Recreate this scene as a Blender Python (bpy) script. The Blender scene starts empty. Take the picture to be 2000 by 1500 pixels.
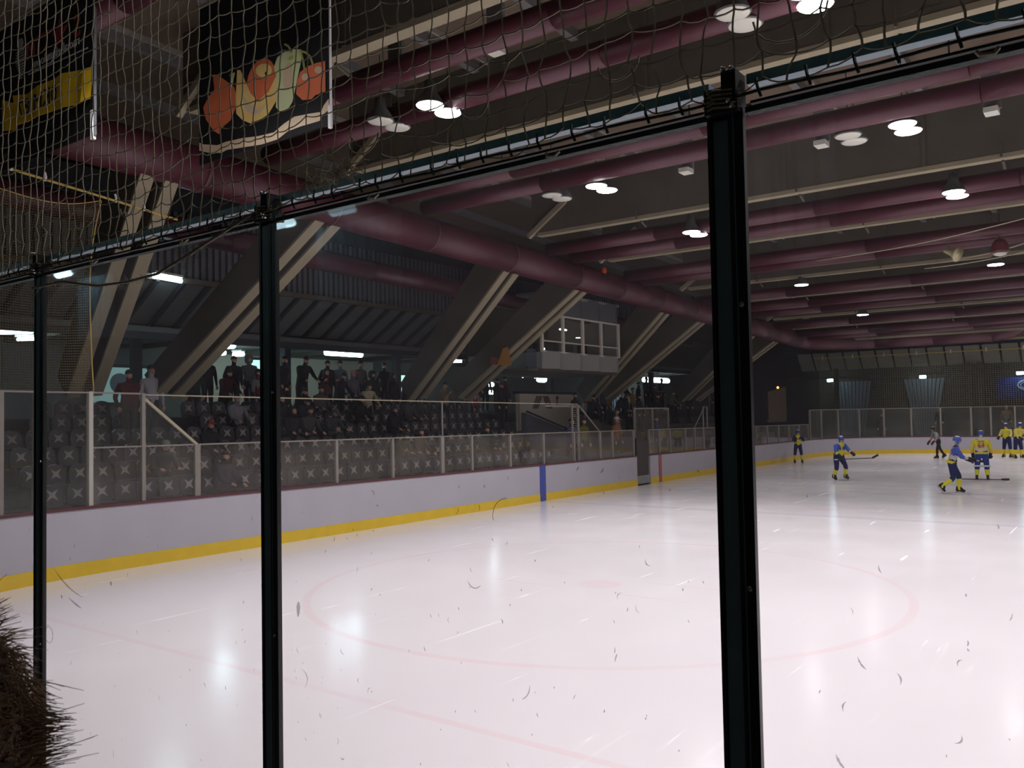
import bpy, bmesh, math, random
from math import sin, cos, pi, radians, sqrt, atan2
from mathutils import Vector, Matrix
random.seed(7)
C = bpy.context.scene.collection
SC = bpy.context.scene

# ------------------------------------------------------------------ camera, world, exposure
cam_d = bpy.data.cameras.new('camera'); cam = bpy.data.objects.new('camera', cam_d); C.objects.link(cam)
cam_d.sensor_width = 36.0; cam_d.lens = 36.0 * 1673.0 / 2000.0
cam_d.dof.use_dof = True; cam_d.dof.focus_distance = 2.6; cam_d.dof.aperture_fstop = 20
cam_d.clip_start = 0.05; cam_d.clip_end = 300
PITCH, YAW, ROLL, CAMZ = 0.03699, 0.63398, -0.01849, 2.652
_fw = Vector((-sin(YAW) * cos(PITCH), cos(YAW) * cos(PITCH), sin(PITCH)))
_rt = Vector((cos(YAW), sin(YAW), 0)); _up = _rt.cross(_fw)
_r2 = _rt * cos(ROLL) + _up * sin(ROLL); _u2 = -_rt * sin(ROLL) + _up * cos(ROLL)
_m = Matrix((_r2, _u2, -_fw)).transposed().to_4x4(); _m.translation = (0, 0, CAMZ)
cam.matrix_world = _m
SC.camera = cam
w = bpy.data.worlds.new('hall_dim'); SC.world = w; w.use_nodes = True
w.node_tree.nodes['Background'].inputs[0].default_value = (0.5, 0.6, 0.8, 1)
w.node_tree.nodes['Background'].inputs[1].default_value = 0.004
SC.view_settings.view_transform = 'Standard'; SC.view_settings.look = 'None'
SC.view_settings.gamma = 1.0; SC.view_settings.use_curve_mapping = False
SC.view_settings.exposure = 0.0
SC.cycles.transparent_max_bounces = 24
SC.cycles.max_bounces = 8; SC.cycles.diffuse_bounces = 4; SC.cycles.glossy_bounces = 3
LAMP_W = 76.0         # watts of one lit ceiling lamp
TUBE_E = 22.0          # emission of the fluorescent tubes

# ------------------------------------------------------------------ materials
def mat(name, col, rough=0.6, metal=0.0, spec=0.4, noise=0.0, nscale=8.0, bump=0.0, emit=None, estr=0.0, stretch=None, col2=None):
    m = bpy.data.materials.new(name); m.use_nodes = True
    nt = m.node_tree; N = nt.nodes; L = nt.links; b = N['Principled BSDF']
    b.inputs['Base Color'].default_value = (*col, 1); b.inputs['Roughness'].default_value = rough
    b.inputs['Metallic'].default_value = metal; b.inputs['Specular IOR Level'].default_value = spec
    if noise or bump:
        tc = N.new('ShaderNodeTexCoord'); tx = N.new('ShaderNodeTexNoise'); tx.inputs['Scale'].default_value = nscale
        tx.inputs['Detail'].default_value = 6
        src = tc.outputs['Object']
        if stretch:
            mp = N.new('ShaderNodeMapping'); mp.inputs['Scale'].default_value = stretch
            L.new(src, mp.inputs[0]); src = mp.outputs[0]
        L.new(src, tx.inputs['Vector'])
        if noise:
            mx = N.new('ShaderNodeMix'); mx.data_type = 'RGBA'
            c2 = col2 or tuple(max(0, c * (1 - noise)) for c in col)
            mx.inputs[6].default_value = (*c2, 1); mx.inputs[7].default_value = (*tuple(min(1, c * (1 + noise * .4)) for c in col), 1)
            L.new(tx.outputs['Fac'], mx.inputs[0]); L.new(mx.outputs[2], b.inputs['Base Color'])
        if bump:
            bp = N.new('ShaderNodeBump'); bp.inputs['Strength'].default_value = bump; bp.inputs['Distance'].default_value = .02
            L.new(tx.outputs['Fac'], bp.inputs['Height']); L.new(bp.outputs[0], b.inputs['Normal'])
    if emit:
        b.inputs['Emission Color'].default_value = (*emit, 1); b.inputs['Emission Strength'].default_value = estr
    return m

def glass_mat(name, dust=0.05, tint=(1, 1, 1), streak=0.5, scale=3.0, dustcol=(.75, .72, .68), refl=1.0):
    """thin pane: clear transmission, a fresnel mirror and a veil of dust with scratches"""
    m = bpy.data.materials.new(name); m.use_nodes = True
    nt = m.node_tree; N = nt.nodes; L = nt.links
    for n in list(N): N.remove(n)
    out = N.new('ShaderNodeOutputMaterial')
    tr = N.new('ShaderNodeBsdfTransparent'); tr.inputs[0].default_value = (*tint, 1)
    gl = N.new('ShaderNodeBsdfGlossy'); gl.inputs['Roughness'].default_value = .02
    fr = N.new('ShaderNodeFresnel')
    ge = N.new('ShaderNodeNewGeometry'); io = N.new('ShaderNodeMapRange'); io.inputs[3].default_value = 1.33; io.inputs[4].default_value = 1 / 1.33
    L.new(ge.outputs['Backfacing'], io.inputs[0]); L.new(io.outputs[0], fr.inputs['IOR'])
    fm = N.new('ShaderNodeMath'); fm.operation = 'MULTIPLY'; fm.inputs[1].default_value = refl
    L.new(fr.outputs[0], fm.inputs[0])
    m1 = N.new('ShaderNodeMixShader'); L.new(fm.outputs[0], m1.inputs[0]); L.new(tr.outputs[0], m1.inputs[1]); L.new(gl.outputs[0], m1.inputs[2])
    df = N.new('ShaderNodeBsdfDiffuse'); df.inputs[0].default_value = (*dustcol, 1)
    tl = N.new('ShaderNodeBsdfTranslucent'); tl.inputs[0].default_value = (*dustcol, 1)
    ds = N.new('ShaderNodeMixShader'); ds.inputs[0].default_value = .5
    L.new(df.outputs[0], ds.inputs[1]); L.new(tl.outputs[0], ds.inputs[2])
    tc = N.new('ShaderNodeTexCoord')
    n1 = N.new('ShaderNodeTexNoise'); n1.inputs['Scale'].default_value = scale; n1.inputs['Detail'].default_value = 5
    L.new(tc.outputs['Object'], n1.inputs['Vector'])
    mp = N.new('ShaderNodeMapping'); mp.inputs['Scale'].default_value = (26, 26, 5); L.new(tc.outputs['Object'], mp.inputs[0])
    n2 = N.new('ShaderNodeTexNoise'); n2.inputs['Scale'].default_value = scale; n2.inputs['Detail'].default_value = 8; n2.inputs['Roughness'].default_value = .75
    L.new(mp.outputs[0], n2.inputs['Vector'])
    r1 = N.new('ShaderNodeMapRange'); r1.inputs[1].default_value = .35; r1.inputs[2].default_value = .75
    r1.inputs[3].default_value = dust * .5; r1.inputs[4].default_value = dust * 1.8; L.new(n1.outputs['Fac'], r1.inputs[0])
    r2 = N.new('ShaderNodeMapRange'); r2.inputs[1].default_value = .66; r2.inputs[2].default_value = .8
    r2.inputs[3].default_value = 0; r2.inputs[4].default_value = streak; L.new(n2.outputs['Fac'], r2.inputs[0])
    mul = N.new('ShaderNodeMath'); mul.operation = 'MULTIPLY'; L.new(r2.outputs[0], mul.inputs[0])
    r3 = N.new('ShaderNodeMapRange'); r3.inputs[1].default_value = .5; r3.inputs[2].default_value = .66; L.new(n1.outputs['Fac'], r3.inputs[0]); L.new(r3.outputs[0], mul.inputs[1])
    ad = N.new('ShaderNodeMath'); ad.operation = 'ADD'; ad.use_clamp = True; L.new(r1.outputs[0], ad.inputs[0]); L.new(mul.outputs[0], ad.inputs[1])
    m2 = N.new('ShaderNodeMixShader'); L.new(ad.outputs[0], m2.inputs[0]); L.new(m1.outputs[0], m2.inputs[1]); L.new(ds.outputs[0], m2.inputs[2])
    L.new(m2.outputs[0], out.inputs[0])
    return m

def ice_mat():
    """white ice with the painted lines under it, skate marks and a soft sheen"""
    m = bpy.data.materials.new('ice'); m.use_nodes = True
    nt = m.node_tree; N = nt.nodes; L = nt.links; b = N['Principled BSDF']
    tc = N.new('ShaderNodeTexCoord'); sp = N.new('ShaderNodeSeparateXYZ'); L.new(tc.outputs['Object'], sp.inputs[0])
    X, Y = sp.outputs[0], sp.outputs[1]
    def mth(op, a, b_=None, c=None):
        n = N.new('ShaderNodeMath'); n.operation = op
        for i, v in enumerate((a, b_, c)):
            if v is None: continue
            if isinstance(v, (int, float)): n.inputs[i].default_value = v
            else: L.new(v, n.inputs[i])
        return n.outputs[0]
    def band(v, c, hw): return mth('COMPARE', v, c, hw)
    def ring(cx, cy, r, hw):
        dx = mth('SUBTRACT', X, cx); dy = mth('SUBTRACT', Y, cy)
        d = mth('SQRT', mth('ADD', mth('MULTIPLY', dx, dx), mth('MULTIPLY', dy, dy)))
        return mth('COMPARE', d, r, hw)
    def box(cx, cy, hx, hy): return mth('MULTIPLY', band(X, cx, hx), band(Y, cy, hy))
    def addm(lst):
        o = lst[0]
        for k in lst[1:]: o = mth('MAXIMUM', o, k)
        return o
    n1 = N.new('ShaderNodeTexNoise'); n1.inputs['Scale'].default_value = .22; n1.inputs['Detail'].default_value = 4; L.new(tc.outputs['Object'], n1.inputs['Vector'])
    reds = [band(Y, 5.72, .05), band(Y, 30.08, .15), band(Y, 52.0, .05)]
    for sx in (-1, 1):
        reds += [ring(sx * 6.93, 11.63, 4.45, .06), ring(sx * 6.93, 11.63, .18, .16), ring(sx * 6.93, 46.5, 4.45, .06), ring(sx * 6.93, 46.5, .18, .16)]
        for dx in (-.85, .85):
            for dy in (-.5, .5):
                reds.append(box(sx * 6.93 + dx + (.3 if dx > 0 else -.3), 11.63 + dy, .6, .035))
        reds += [box(sx * 6.93, 11.63 + 4.8, .03, .35), ring(sx * 6.93, 23.4, .18, .16), ring(sx * 6.93, 36.6, .18, .16)]
    red = addm(reds)
    blue = addm([band(Y, 21.95, .15), band(Y, 38.0, .15)])
    cblue = ring(0, 30.08, 4.45, .05); blue = mth('MAXIMUM', blue, cblue)
    fade = N.new('ShaderNodeMapRange'); fade.inputs[1].default_value = .3; fade.inputs[2].default_value = .7; fade.inputs[3].default_value = .05; fade.inputs[4].default_value = .18
    n4 = N.new('ShaderNodeTexNoise'); n4.inputs['Scale'].default_value = .9; n4.inputs['Detail'].default_value = 5; L.new(tc.outputs['Object'], n4.inputs['Vector'])
    L.new(n4.outputs['Fac'], fade.inputs[0])
    # skate cuts: thin pale streaks in several directions
    streaks = []
    for ang, sc in ((.3, 1.0), (1.1, 1.3), (2.0, .9), (2.7, 1.2)):
        mp = N.new('ShaderNodeMapping'); mp.inputs['Rotation'].default_value = (0, 0, ang); mp.inputs['Scale'].default_value = (6 * sc, .28 * sc, 1)
        L.new(tc.outputs['Object'], mp.inputs[0])
        nn = N.new('ShaderNodeTexNoise'); nn.inputs['Scale'].default_value = 1.0; nn.inputs['Detail'].default_value = 3; nn.inputs['Distortion'].default_value = .4
        L.new(mp.outputs[0], nn.inputs['Vector'])
        r = N.new('ShaderNodeMapRange'); r.inputs[1].default_value = .68; r.inputs[2].default_value = .78; L.new(nn.outputs['Fac'], r.inputs[0]); streaks.append(r.outputs[0])
    st = addm(streaks)
    base = N.new('ShaderNodeMix'); base.data_type = 'RGBA'; base.inputs[6].default_value = (.79, .73, .755, 1); base.inputs[7].default_value = (.86, .83, .845, 1)
    L.new(n1.outputs['Fac'], base.inputs[0])
    k = N.new('ShaderNodeMix'); k.data_type = 'RGBA'; k.inputs[7].default_value = (.93, .92, .92, 1)
    L.new(mth('MULTIPLY', st, .55), k.inputs[0]); L.new(base.outputs[2], k.inputs[6])
    a = N.new('ShaderNodeMix'); a.data_type = 'RGBA'; a.inputs[7].default_value = (.85, .25, .32, 1)
    L.new(mth('MULTIPLY', red, fade.outputs[0]), a.inputs[0]); L.new(k.outputs[2], a.inputs[6])
    c = N.new('ShaderNodeMix'); c.data_type = 'RGBA'; c.inputs[7].default_value = (.2, .22, .55, 1)
    L.new(mth('MULTIPLY', blue, mth('MULTIPLY', fade.outputs[0], 1.3)), c.inputs[0]); L.new(a.outputs[2], c.inputs[6])
    L.new(c.outputs[2], b.inputs['Base Color'])
    rr = N.new('ShaderNodeMapRange'); rr.inputs[3].default_value = .10; rr.inputs[4].default_value = .26
    L.new(n4.outputs['Fac'], rr.inputs[0]); L.new(mth('MAXIMUM', rr.outputs[0], mth('MULTIPLY', st, .45)), b.inputs['Roughness'])
    b.inputs['Specular IOR Level'].default_value = .35
    bp = N.new('ShaderNodeBump'); bp.inputs['Strength'].default_value = .05; bp.inputs['Distance'].default_value = .01
    n5 = N.new('ShaderNodeTexNoise'); n5.inputs['Scale'].default_value = 2.2; L.new(tc.outputs['Object'], n5.inputs['Vector'])
    L.new(n5.outputs['Fac'], bp.inputs['Height']); L.new(bp.outputs[0], b.inputs['Normal'])
    return m

M = {}
M['ice'] = ice_mat()
M['concrete'] = mat('concrete', (0.096, 0.085, 0.063), .85, noise=.35, nscale=1.3, bump=.15)
M['concrete_lit'] = mat('concrete_lit', (0.29, 0.25, 0.165), .8, noise=.25, nscale=2)  # lighter concrete for undersides, light from the ice put into the colour
M['step'] = mat('step', (0.085, 0.08, 0.075), .85, noise=.3, nscale=2)
M['roof_board'] = mat('roof_board', (0.125, 0.092, 0.062), .8, noise=.35, nscale=2, stretch=(.3, 6, 1))
M['purlin'] = mat('purlin', (0.14, 0.135, 0.13), .7)
M['soffit'] = mat('soffit', (0.12, 0.13, 0.125), .8, noise=.25, nscale=2)
M['rib'] = mat('rib', (.03, .035, .04), .7)
M['corrugated'] = mat('corrugated', (0.1, 0.105, 0.115), .55, noise=.2)
M['corrugated_pale'] = mat('corrugated_pale', (0.16, 0.2, 0.24), .5, noise=.2)
M['purple'] = mat('purple', (0.082, 0.018, 0.029), .45, spec=.5, noise=.25, nscale=1.5)
M['seam'] = mat('seam', (.09, .035, .045), .5)
M['board'] = mat('board', (0.5, 0.48, 0.535), .45, noise=.12, nscale=1.2)
M['kick'] = mat('kick', (.80, .55, .03), .4, noise=.2, nscale=4)
M['cap'] = mat('cap', (0.12, 0.035, 0.04), .5, noise=.3)
M['bluepaint'] = mat('bluepaint', (.05, .08, .36), .4)
M['redpaint'] = mat('redpaint', (.42, .12, .12), .4)
M['alu'] = mat('alu', (0.27, 0.245, 0.21), .45, metal=.0, noise=.2)
M['steel'] = mat('steel', (.55, .55, .55), .25, metal=1)
M['post_dark'] = mat('post_dark', (.012, .016, .016), .35, spec=.5)
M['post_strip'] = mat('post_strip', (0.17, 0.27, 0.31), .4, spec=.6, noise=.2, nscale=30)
M['rail_blue'] = mat('rail_blue', (0.1, 0.26, 0.36), .3, spec=.6, noise=.3, nscale=12)
M['cream'] = mat('cream', (0.45, 0.4, 0.28), .6, noise=.3, nscale=40)
M['tape'] = mat('tape', (.03, .05, .05), .7, noise=.4, nscale=60, bump=.4)
M['net'] = mat('net', (0.42, 0.39, 0.27), .8, noise=.3, nscale=60)
M['net_fine'] = mat('net_fine', (0.2, 0.165, 0.085), .85)
M['rope'] = mat('rope', (.55, .40, .10), .75, noise=.3, nscale=50)
M['rope_grey'] = mat('rope_grey', (.35, .31, .24), .8, noise=.3, nscale=80)
M['seat'] = mat('seat', (.012, .012, .014), .35, spec=.5)
M['mark'] = mat('mark', (0.36, 0.33, 0.3), .5)  # pale tone standing in for highlights on the black seat backs
M['black'] = mat('black', (.008, .008, .008), .7)
M['banner'] = mat('banner', (.006, .006, .008), .75)
M['yellow'] = mat('yellow', (.75, .48, .01), .6, noise=.1, nscale=3)
M['white'] = mat('white', (.8, .8, .78), .5)
M['cabin'] = mat('cabin', (0.25, 0.255, 0.235), .6, noise=.1, nscale=2)
M['frame_white'] = mat('frame_white', (0.6, 0.57, 0.49), .5)
M['wood'] = mat('wood', (0.12, 0.08, 0.045), .7, noise=.4, nscale=3, stretch=(8, 8, .6))
M['dark_room'] = mat('dark_room', (.10, .09, .06), .8)
M['brownwall'] = mat('brownwall', (0.08, 0.07, 0.058), .85, noise=.35, nscale=1)
M['white_wall'] = mat('white_wall', (0.3, 0.285, 0.235), .7, noise=.15, nscale=2)
M['maroon'] = mat('maroon', (.12, .03, .03), .6)
M['scuff'] = mat('scuff', (.12, .11, .13), .9, noise=.6, nscale=120)
_nt = M['scuff'].node_tree; _tr = _nt.nodes.new('ShaderNodeBsdfTransparent'); _mx = _nt.nodes.new('ShaderNodeMixShader'); _mx.inputs[0].default_value = .5
_nt.links.new(_tr.outputs[0], _mx.inputs[1]); _nt.links.new(_nt.nodes['Principled BSDF'].outputs[0], _mx.inputs[2]); _nt.links.new(_mx.outputs[0], _nt.nodes['Material Output'].inputs[0])
M['lamp_on'] = mat('lamp_on', (1, 1, 1), .4, emit=(1, .97, 1), estr=30)
M['lamp_off'] = mat('lamp_off', (.60, .60, .52), .4)
M['lamp_body'] = mat('lamp_body', (.10, .10, .10), .5)
M['tube'] = mat('tube', (1, 1, 1), .4, emit=(.62, .90, 1.0), estr=TUBE_E)
M['tube_dim'] = mat('tube_dim', (1, 1, 1), .4, emit=(.50, .86, 1.0), estr=4)
M['tube_warm'] = mat('tube_warm', (1, 1, 1), .4, emit=(1, .92, .75), estr=5)
M['lit_window'] = mat('lit_window', (.3, .4, .4), .4, emit=(.45, .95, .80), estr=1.3)
M['lit_poster'] = mat('lit_poster', (.3, .4, .4), .5, emit=(.40, .75, .70), estr=.25)
M['lit_orange'] = mat('lit_orange', (.8, .3, .05), .4, emit=(1, .35, .08), estr=4)
M['lit_red'] = mat('lit_red', (.8, .1, .1), .4, emit=(1, .1, .1), estr=2)
M['lit_green'] = mat('lit_green', (.1, .8, .3), .4, emit=(.1, 1, .4), estr=2)
M['skin'] = mat('skin', (.55, .30, .22), .55)
M['hair'] = mat('hair', (.02, .014, .01), .6)
M['eye'] = mat('eye', (.01, .01, .01), .3)
M['fur'] = mat('fur', (0.16, 0.09, 0.045), .8, noise=.5, nscale=14)
M['fur_dark'] = mat('fur_dark', (0.02, 0.012, 0.007), .9)
M['glass_near'] = glass_mat('glass_near', dust=.018, streak=.35, scale=2.2, dustcol=(.62, .6, .68))
M['glass_side'] = glass_mat('glass_side', dust=.085, streak=.5, scale=1.2, dustcol=(.62, .55, .46))
M['glass_tall'] = glass_mat('glass_tall', dust=.045, streak=.4, scale=1.0, dustcol=(.5, .5, .42))
M['glass_far'] = glass_mat('glass_far', dust=.10, streak=.2, scale=.6, dustcol=(.5, .5, .42))
M['glass_cabin'] = glass_mat('glass_cabin', dust=.02, streak=.1, scale=1.0)
_colmats = {}
def cm(c, rough=.75):
    k = (tuple(c), rough)
    if k not in _colmats: _colmats[k] = mat('cloth_%02d' % len(_colmats), c, rough, spec=.25)
    return _colmats[k]

# ------------------------------------------------------------------ mesh builder
class MB:
    def __init__(s): s.v = []; s.f = []; s.mi = []; s.cur = 0
    def add(s, vs, fs):
        o = len(s.v); s.v += [tuple(p) for p in vs]; s.f += [tuple(i + o for i in f) for f in fs]; s.mi += [s.cur] * len(fs); return s
    def box(s, c, d, rot=None):
        hx, hy, hz = d[0] / 2, d[1] / 2, d[2] / 2
        vs = [Vector((x, y, z)) for x in (-hx, hx) for y in (-hy, hy) for z in (-hz, hz)]
        if rot: vs = [rot @ v for v in vs]
        c = Vector(c)
        return s.add([v + c for v in vs], [(0, 1, 3, 2), (4, 6, 7, 5), (0, 4, 5, 1), (2, 3, 7, 6), (0, 2, 6, 4), (1, 5, 7, 3)])
    def bbox(s, a, b): return s.box([(a[i] + b[i]) / 2 for i in range(3)], [abs(b[i] - a[i]) for i in range(3)])
    def bar(s, p, q, wd, ht, up=(0, 0, 1)):
        p, q = Vector(p), Vector(q); d = (q - p); l = d.length; d.normalize(); up = Vector(up)
        sx = d.cross(up)
        if sx.length < 1e-5: sx = d.cross(Vector((1, 0, 0)))
        sx.normalize(); uz = sx.cross(d)
        R = Matrix((sx, d, uz)).transposed()
        return s.box((p + q) / 2, (wd, l, ht), R)
    def tube(s, pts, r, n=6, cap=True, r1=None):
        pts = [Vector(p) for p in pts]; k = len(pts); vs = []; fs = []
        prev = None
        for i, p in enumerate(pts):
            t = (pts[min(i + 1, k - 1)] - pts[max(i - 1, 0)]).normalized()
            if prev is None:
                a = Vector((0, 0, 1)) if abs(t.z) < .9 else Vector((1, 0, 0))
            else: a = prev
            u = (a - t * a.dot(t)).normalized(); prev = u; v = t.cross(u)
            rr = r if r1 is None else r + (r1 - r) * i / (k - 1)
            for j in range(n):
                an = 2 * pi * j / n; vs.append(p + (u * cos(an) + v * sin(an)) * rr)
        for i in range(k - 1):
            for j in range(n):
                a = i * n + j; b = i * n + (j + 1) % n; fs.append((a, b, b + n, a + n))
        if cap and n > 2: fs.append(tuple(range(n))[::-1]); fs.append(tuple(range((k - 1) * n, k * n)))
        return s.add(vs, fs)
    def lathe(s, prof, c=(0, 0, 0), n=16, rot=None):
        vs = []; fs = []; c = Vector(c)
        for r, z in prof:
            for j in range(n):
                p = Vector((r * cos(2 * pi * j / n), r * sin(2 * pi * j / n), z))
                vs.append(c + (rot @ p if rot else p))
        for i in range(len(prof) - 1):
            for j in range(n):
                a = i * n + j; b = i * n + (j + 1) % n; fs.append((a, b, b + n, a + n))
        fs.append(tuple(range(n))[::-1]); fs.append(tuple(range((len(prof) - 1) * n, len(prof) * n)))
        return s.add(vs, fs)
    def prism(s, poly, fr, ex):
        """poly 2d points -> fr(u, v) 3d, extruded by vector ex"""
        ex = Vector(ex); a = [Vector(fr(u, v)) for u, v in poly]; n = len(a)
        vs = a + [p + ex for p in a]
        return s.add(vs, [tuple(range(n))[::-1], tuple(range(n, 2 * n))] + [(i, (i + 1) % n, n + (i + 1) % n, n + i) for i in range(n)])
    def sphere(s, c, r, n=10, m=6, sc=(1, 1, 1)):
        prof = [(max(.001, sin(pi * i / m)) * r, -cos(pi * i / m) * r) for i in range(m + 1)]
        o = len(s.v); s.lathe(prof, (0, 0, 0), n); c = Vector(c)
        for i in range(o, len(s.v)):
            p = s.v[i]; s.v[i] = (p[0] * sc[0] + c.x, p[1] * sc[1] + c.y, p[2] * sc[2] + c.z)
        return s
    def build(s, name, mats, parent=None, smooth=False, local=False):
        me = bpy.data.meshes.new(name)
        off = Vector((0, 0, 0))
        if parent is not None and not local:
            p = parent
            while p is not None: off += p.location; p = p.parent
        me.from_pydata([(v[0] - off.x, v[1] - off.y, v[2] - off.z) for v in s.v], [], s.f)
        if not isinstance(mats, (list, tuple)): mats = [mats]
        for m_ in mats: me.materials.append(m_)
        if len(mats) > 1: me.polygons.foreach_set('material_index', s.mi)
        bm = bmesh.new(); bm.from_mesh(me); bmesh.ops.recalc_face_normals(bm, faces=bm.faces); bm.to_mesh(me); bm.free()
        if smooth: me.polygons.foreach_set('use_smooth', [True] * len(me.polygons))
        o = bpy.data.objects.new(name, me); C.objects.link(o)
        if parent is not None: o.parent = parent
        return o

def thing(name, label, cat, loc=(0, 0, 0), rz=0, group=None):
    o = bpy.data.objects.new(name, None); C.objects.link(o); o.empty_display_size = .2
    o.location = loc; o.rotation_euler = (0, 0, rz); o['label'] = label; o['category'] = cat
    if group: o['group'] = group
    return o
def tag(o, label, cat, group=None):
    o['label'] = label; o['category'] = cat
    if group: o['group'] = group
    return o
def struct(o, label=None):
    o['kind'] = 'structure'
    if label: o['label'] = label
    return o
def sthing(name, label=None, loc=(0, 0, 0)):
    o = bpy.data.objects.new(name, None); C.objects.link(o); o.location = loc; return struct(o, label)
def dup(root, loc=None, rz=None, label=None, group=None):
    def cp(o, par):
        c = o.copy(); C.objects.link(c)
        if par is not None: c.parent = par
        for ch in o.children: cp(ch, c)
        return c
    kids = list(root.children); r = root.copy(); C.objects.link(r)
    for ch in kids: cp(ch, r)
    if loc is not None: r.location = loc
    if rz is not None: r.rotation_euler = (0, 0, rz)
    if label: r['label'] = label
    if group: r['group'] = group
    return r
ORD = 'first second third fourth fifth sixth seventh eighth ninth tenth eleventh twelfth thirteenth fourteenth fifteenth sixteenth seventeenth eighteenth nineteenth twentieth'.split()
def ordn(i):
    if i < 20: return ORD[i]
    t = {2: 'twenty', 3: 'thirty', 4: 'forty', 5: 'fifty'}[(i + 1) // 10]; u = (i + 1) % 10
    return (t + '-' + ORD[u - 1]) if u else (t[:-1] + 'ieth')

ZR = lambda y: 7.9 - .045 * (y - 20.5)        # underside of the roof beams, falling towards the far end
CAPZ = lambda y: 1.2 - .0042 * (y - 8)        # top of the dasher boards
def text_mesh(s, size, name, m, parent, fr, ext=.004, mirror=False, align='CENTER'):
    cu = bpy.data.curves.new(name, 'FONT'); cu.body = s; cu.size = size; cu.extrude = ext; cu.align_x = align; cu.align_y = 'CENTER'; cu.resolution_u = 2
    t = bpy.data.objects.new(name, cu); C.objects.link(t)
    dg = bpy.context.evaluated_depsgraph_get(); me = bpy.data.meshes.new_from_object(t.evaluated_get(dg))
    C.objects.unlink(t); bpy.data.objects.remove(t)
    off = Vector((0, 0, 0)); p = parent
    while p is not None: off += p.location; p = p.parent
    for v in me.vertices:
        u = -v.co.x if mirror else v.co.x
        v.co = Vector(fr(u, v.co.y, v.co.z)) - off
    me.materials.clear(); me.materials.append(m)
    o = bpy.data.objects.new(name, me); C.objects.link(o); o.parent = parent
    return o

# ------------------------------------------------------------------ room shell
NEARY = -6.3; FARY = 62.0; LX = -26.0; RX = 26.0
mb = MB().bbox((LX, NEARY, -.3), (RX, FARY, -.05)); struct(mb.build('floor', M['step']))
def path():
    """centre line of the dasher boards, from the near end counter to the far end, left side"""
    pts = []
    for i in range(13):
        a = -pi / 2 - (pi / 2) * i / 12; pts.append((-7 + 8 * cos(a), 8 + 6.85 * sin(a)))
    y = 8.0
    pts += [(-15, 8 + k * 40.5 / 34) for k in range(1, 35)]
    for i in range(1, 13):
        a = pi - (pi / 2) * i / 12; pts.append((-8 + 7 * cos(a), 48.5 + 7 * sin(a)))
    return pts
LEFT = path()
outline = LEFT + [(-x, y) for x, y in LEFT[::-1]]
mb = MB(); mb.prism(outline, lambda u, v: (u, v, -.05), (0, 0, .05))
struct(mb.build('floor_2', M['ice']), 'white ice with faint red and blue painted lines')
# far, near and right walls
mb = MB().bbox((LX, FARY, -.3), (RX, FARY + .3, 9)); struct(mb.build('wall_far', M['brownwall']))
mb = MB().bbox((RX, NEARY, -.3), (RX + .3, FARY, 11)); struct(mb.build('wall_right', M['brownwall']))
mb = MB().bbox((LX - .3, NEARY, -.3), (LX, FARY, 11)); struct(mb.build('wall_left', mat('back_wall', (.095, .10, .085), .8, noise=.2, nscale=1)))
wn = MB().bbox((LX, NEARY - .3, -.3), (RX, NEARY, 11)).build('wall_near', M['brownwall']); struct(wn)
# corrugated sheet of the near wall, seen mirrored in the rink glass
NSHEET = mat('near_sheet', (.42, .58, .68), .5)
for x0, n_ in ((-16.9, 6), (-9.85, 8), (-3.35, 5)):
    for k in range(n_):
        MB().bbox((x0 + k * .22, NEARY, 4.3), (x0 + k * .22 + .14, NEARY + .07, 5.5)).build('wall_sheet', NSHEET, wn)

# ------------------------------------------------------------------ roof: boards, purlins, beams
BEAMS = [-1.5, 2.5, 9.3, 13.5, 20.7, 24.8, 31.0, 34.8, 40.5, 44.2, 50.5, 54.5]
ceil = sthing('ceiling', 'brown boarded roof with grey purlins')
edges = [NEARY] + BEAMS + [FARY]
for a, b in zip(edges[:-1], edges[1:]):
    za, zb = ZR(a) + 1.55, ZR(b) + 1.55
    MB().prism([(a, za), (b, zb), (b, zb + .12), (a, za + .12)], lambda u, v: (LX, u, v), (RX - LX, 0, 0)).build('roof_panel', M['roof_board'], ceil)
    n = 17
    for k in range(n):
        x = -20 + k * 2.35 + (.3 if k % 3 == 0 else 0)
        p = MB(); p.bar((x, a, za - .09), (x, b, zb - .09), .16, .18); p.build('purlin', M['purlin'], ceil)
        if k % 2 == 0 and -16 < x < 8:
            p = MB(); p.bar((x + .3, a, za - .05), (x + .3, b, zb - .05), .05, .1); p.build('conduit', M['alu'], ceil)
for i, y in enumerate(BEAMS):
    z = ZR(y); o = sthing('trim_%d' % (i + 1), 'deep concrete roof beam with pale underside')
    MB().bbox((-14.3, y - .11, z + .06), (20, y + .11, z + 1.6)).build('web', M['concrete'], o)
    MB().bbox((-14.1, y - .12, z), (20, y + .12, z + .1)).build('flange', M['concrete_lit'], o)
    for k in range(11):
        x = -13 + 3.1 * k
        MB().bbox((x - .04, y - .15, z + .1), (x + .04, y + .15, z + 1.5)).build('stiffener', M['concrete'], o)
    if 5 < y < 45:
        p = MB()
        for k in range(3):
            x = -11.3 + 4.3 * k + (i % 3) * .5
            p = MB(); p.tube([(x, y + .05, z - .02), (x, y + .35, z - .12)], .03); p.tube([(x, y - .22, z), (x, y - .2, z + .35)], .025); p.build('clip', M['concrete'], o)
        MB().bar((-14.4, y - .15, z + .02), (-13.0, y - .15, z + .95), .12, .14).build('gusset', M['concrete_lit'], o)

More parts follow.
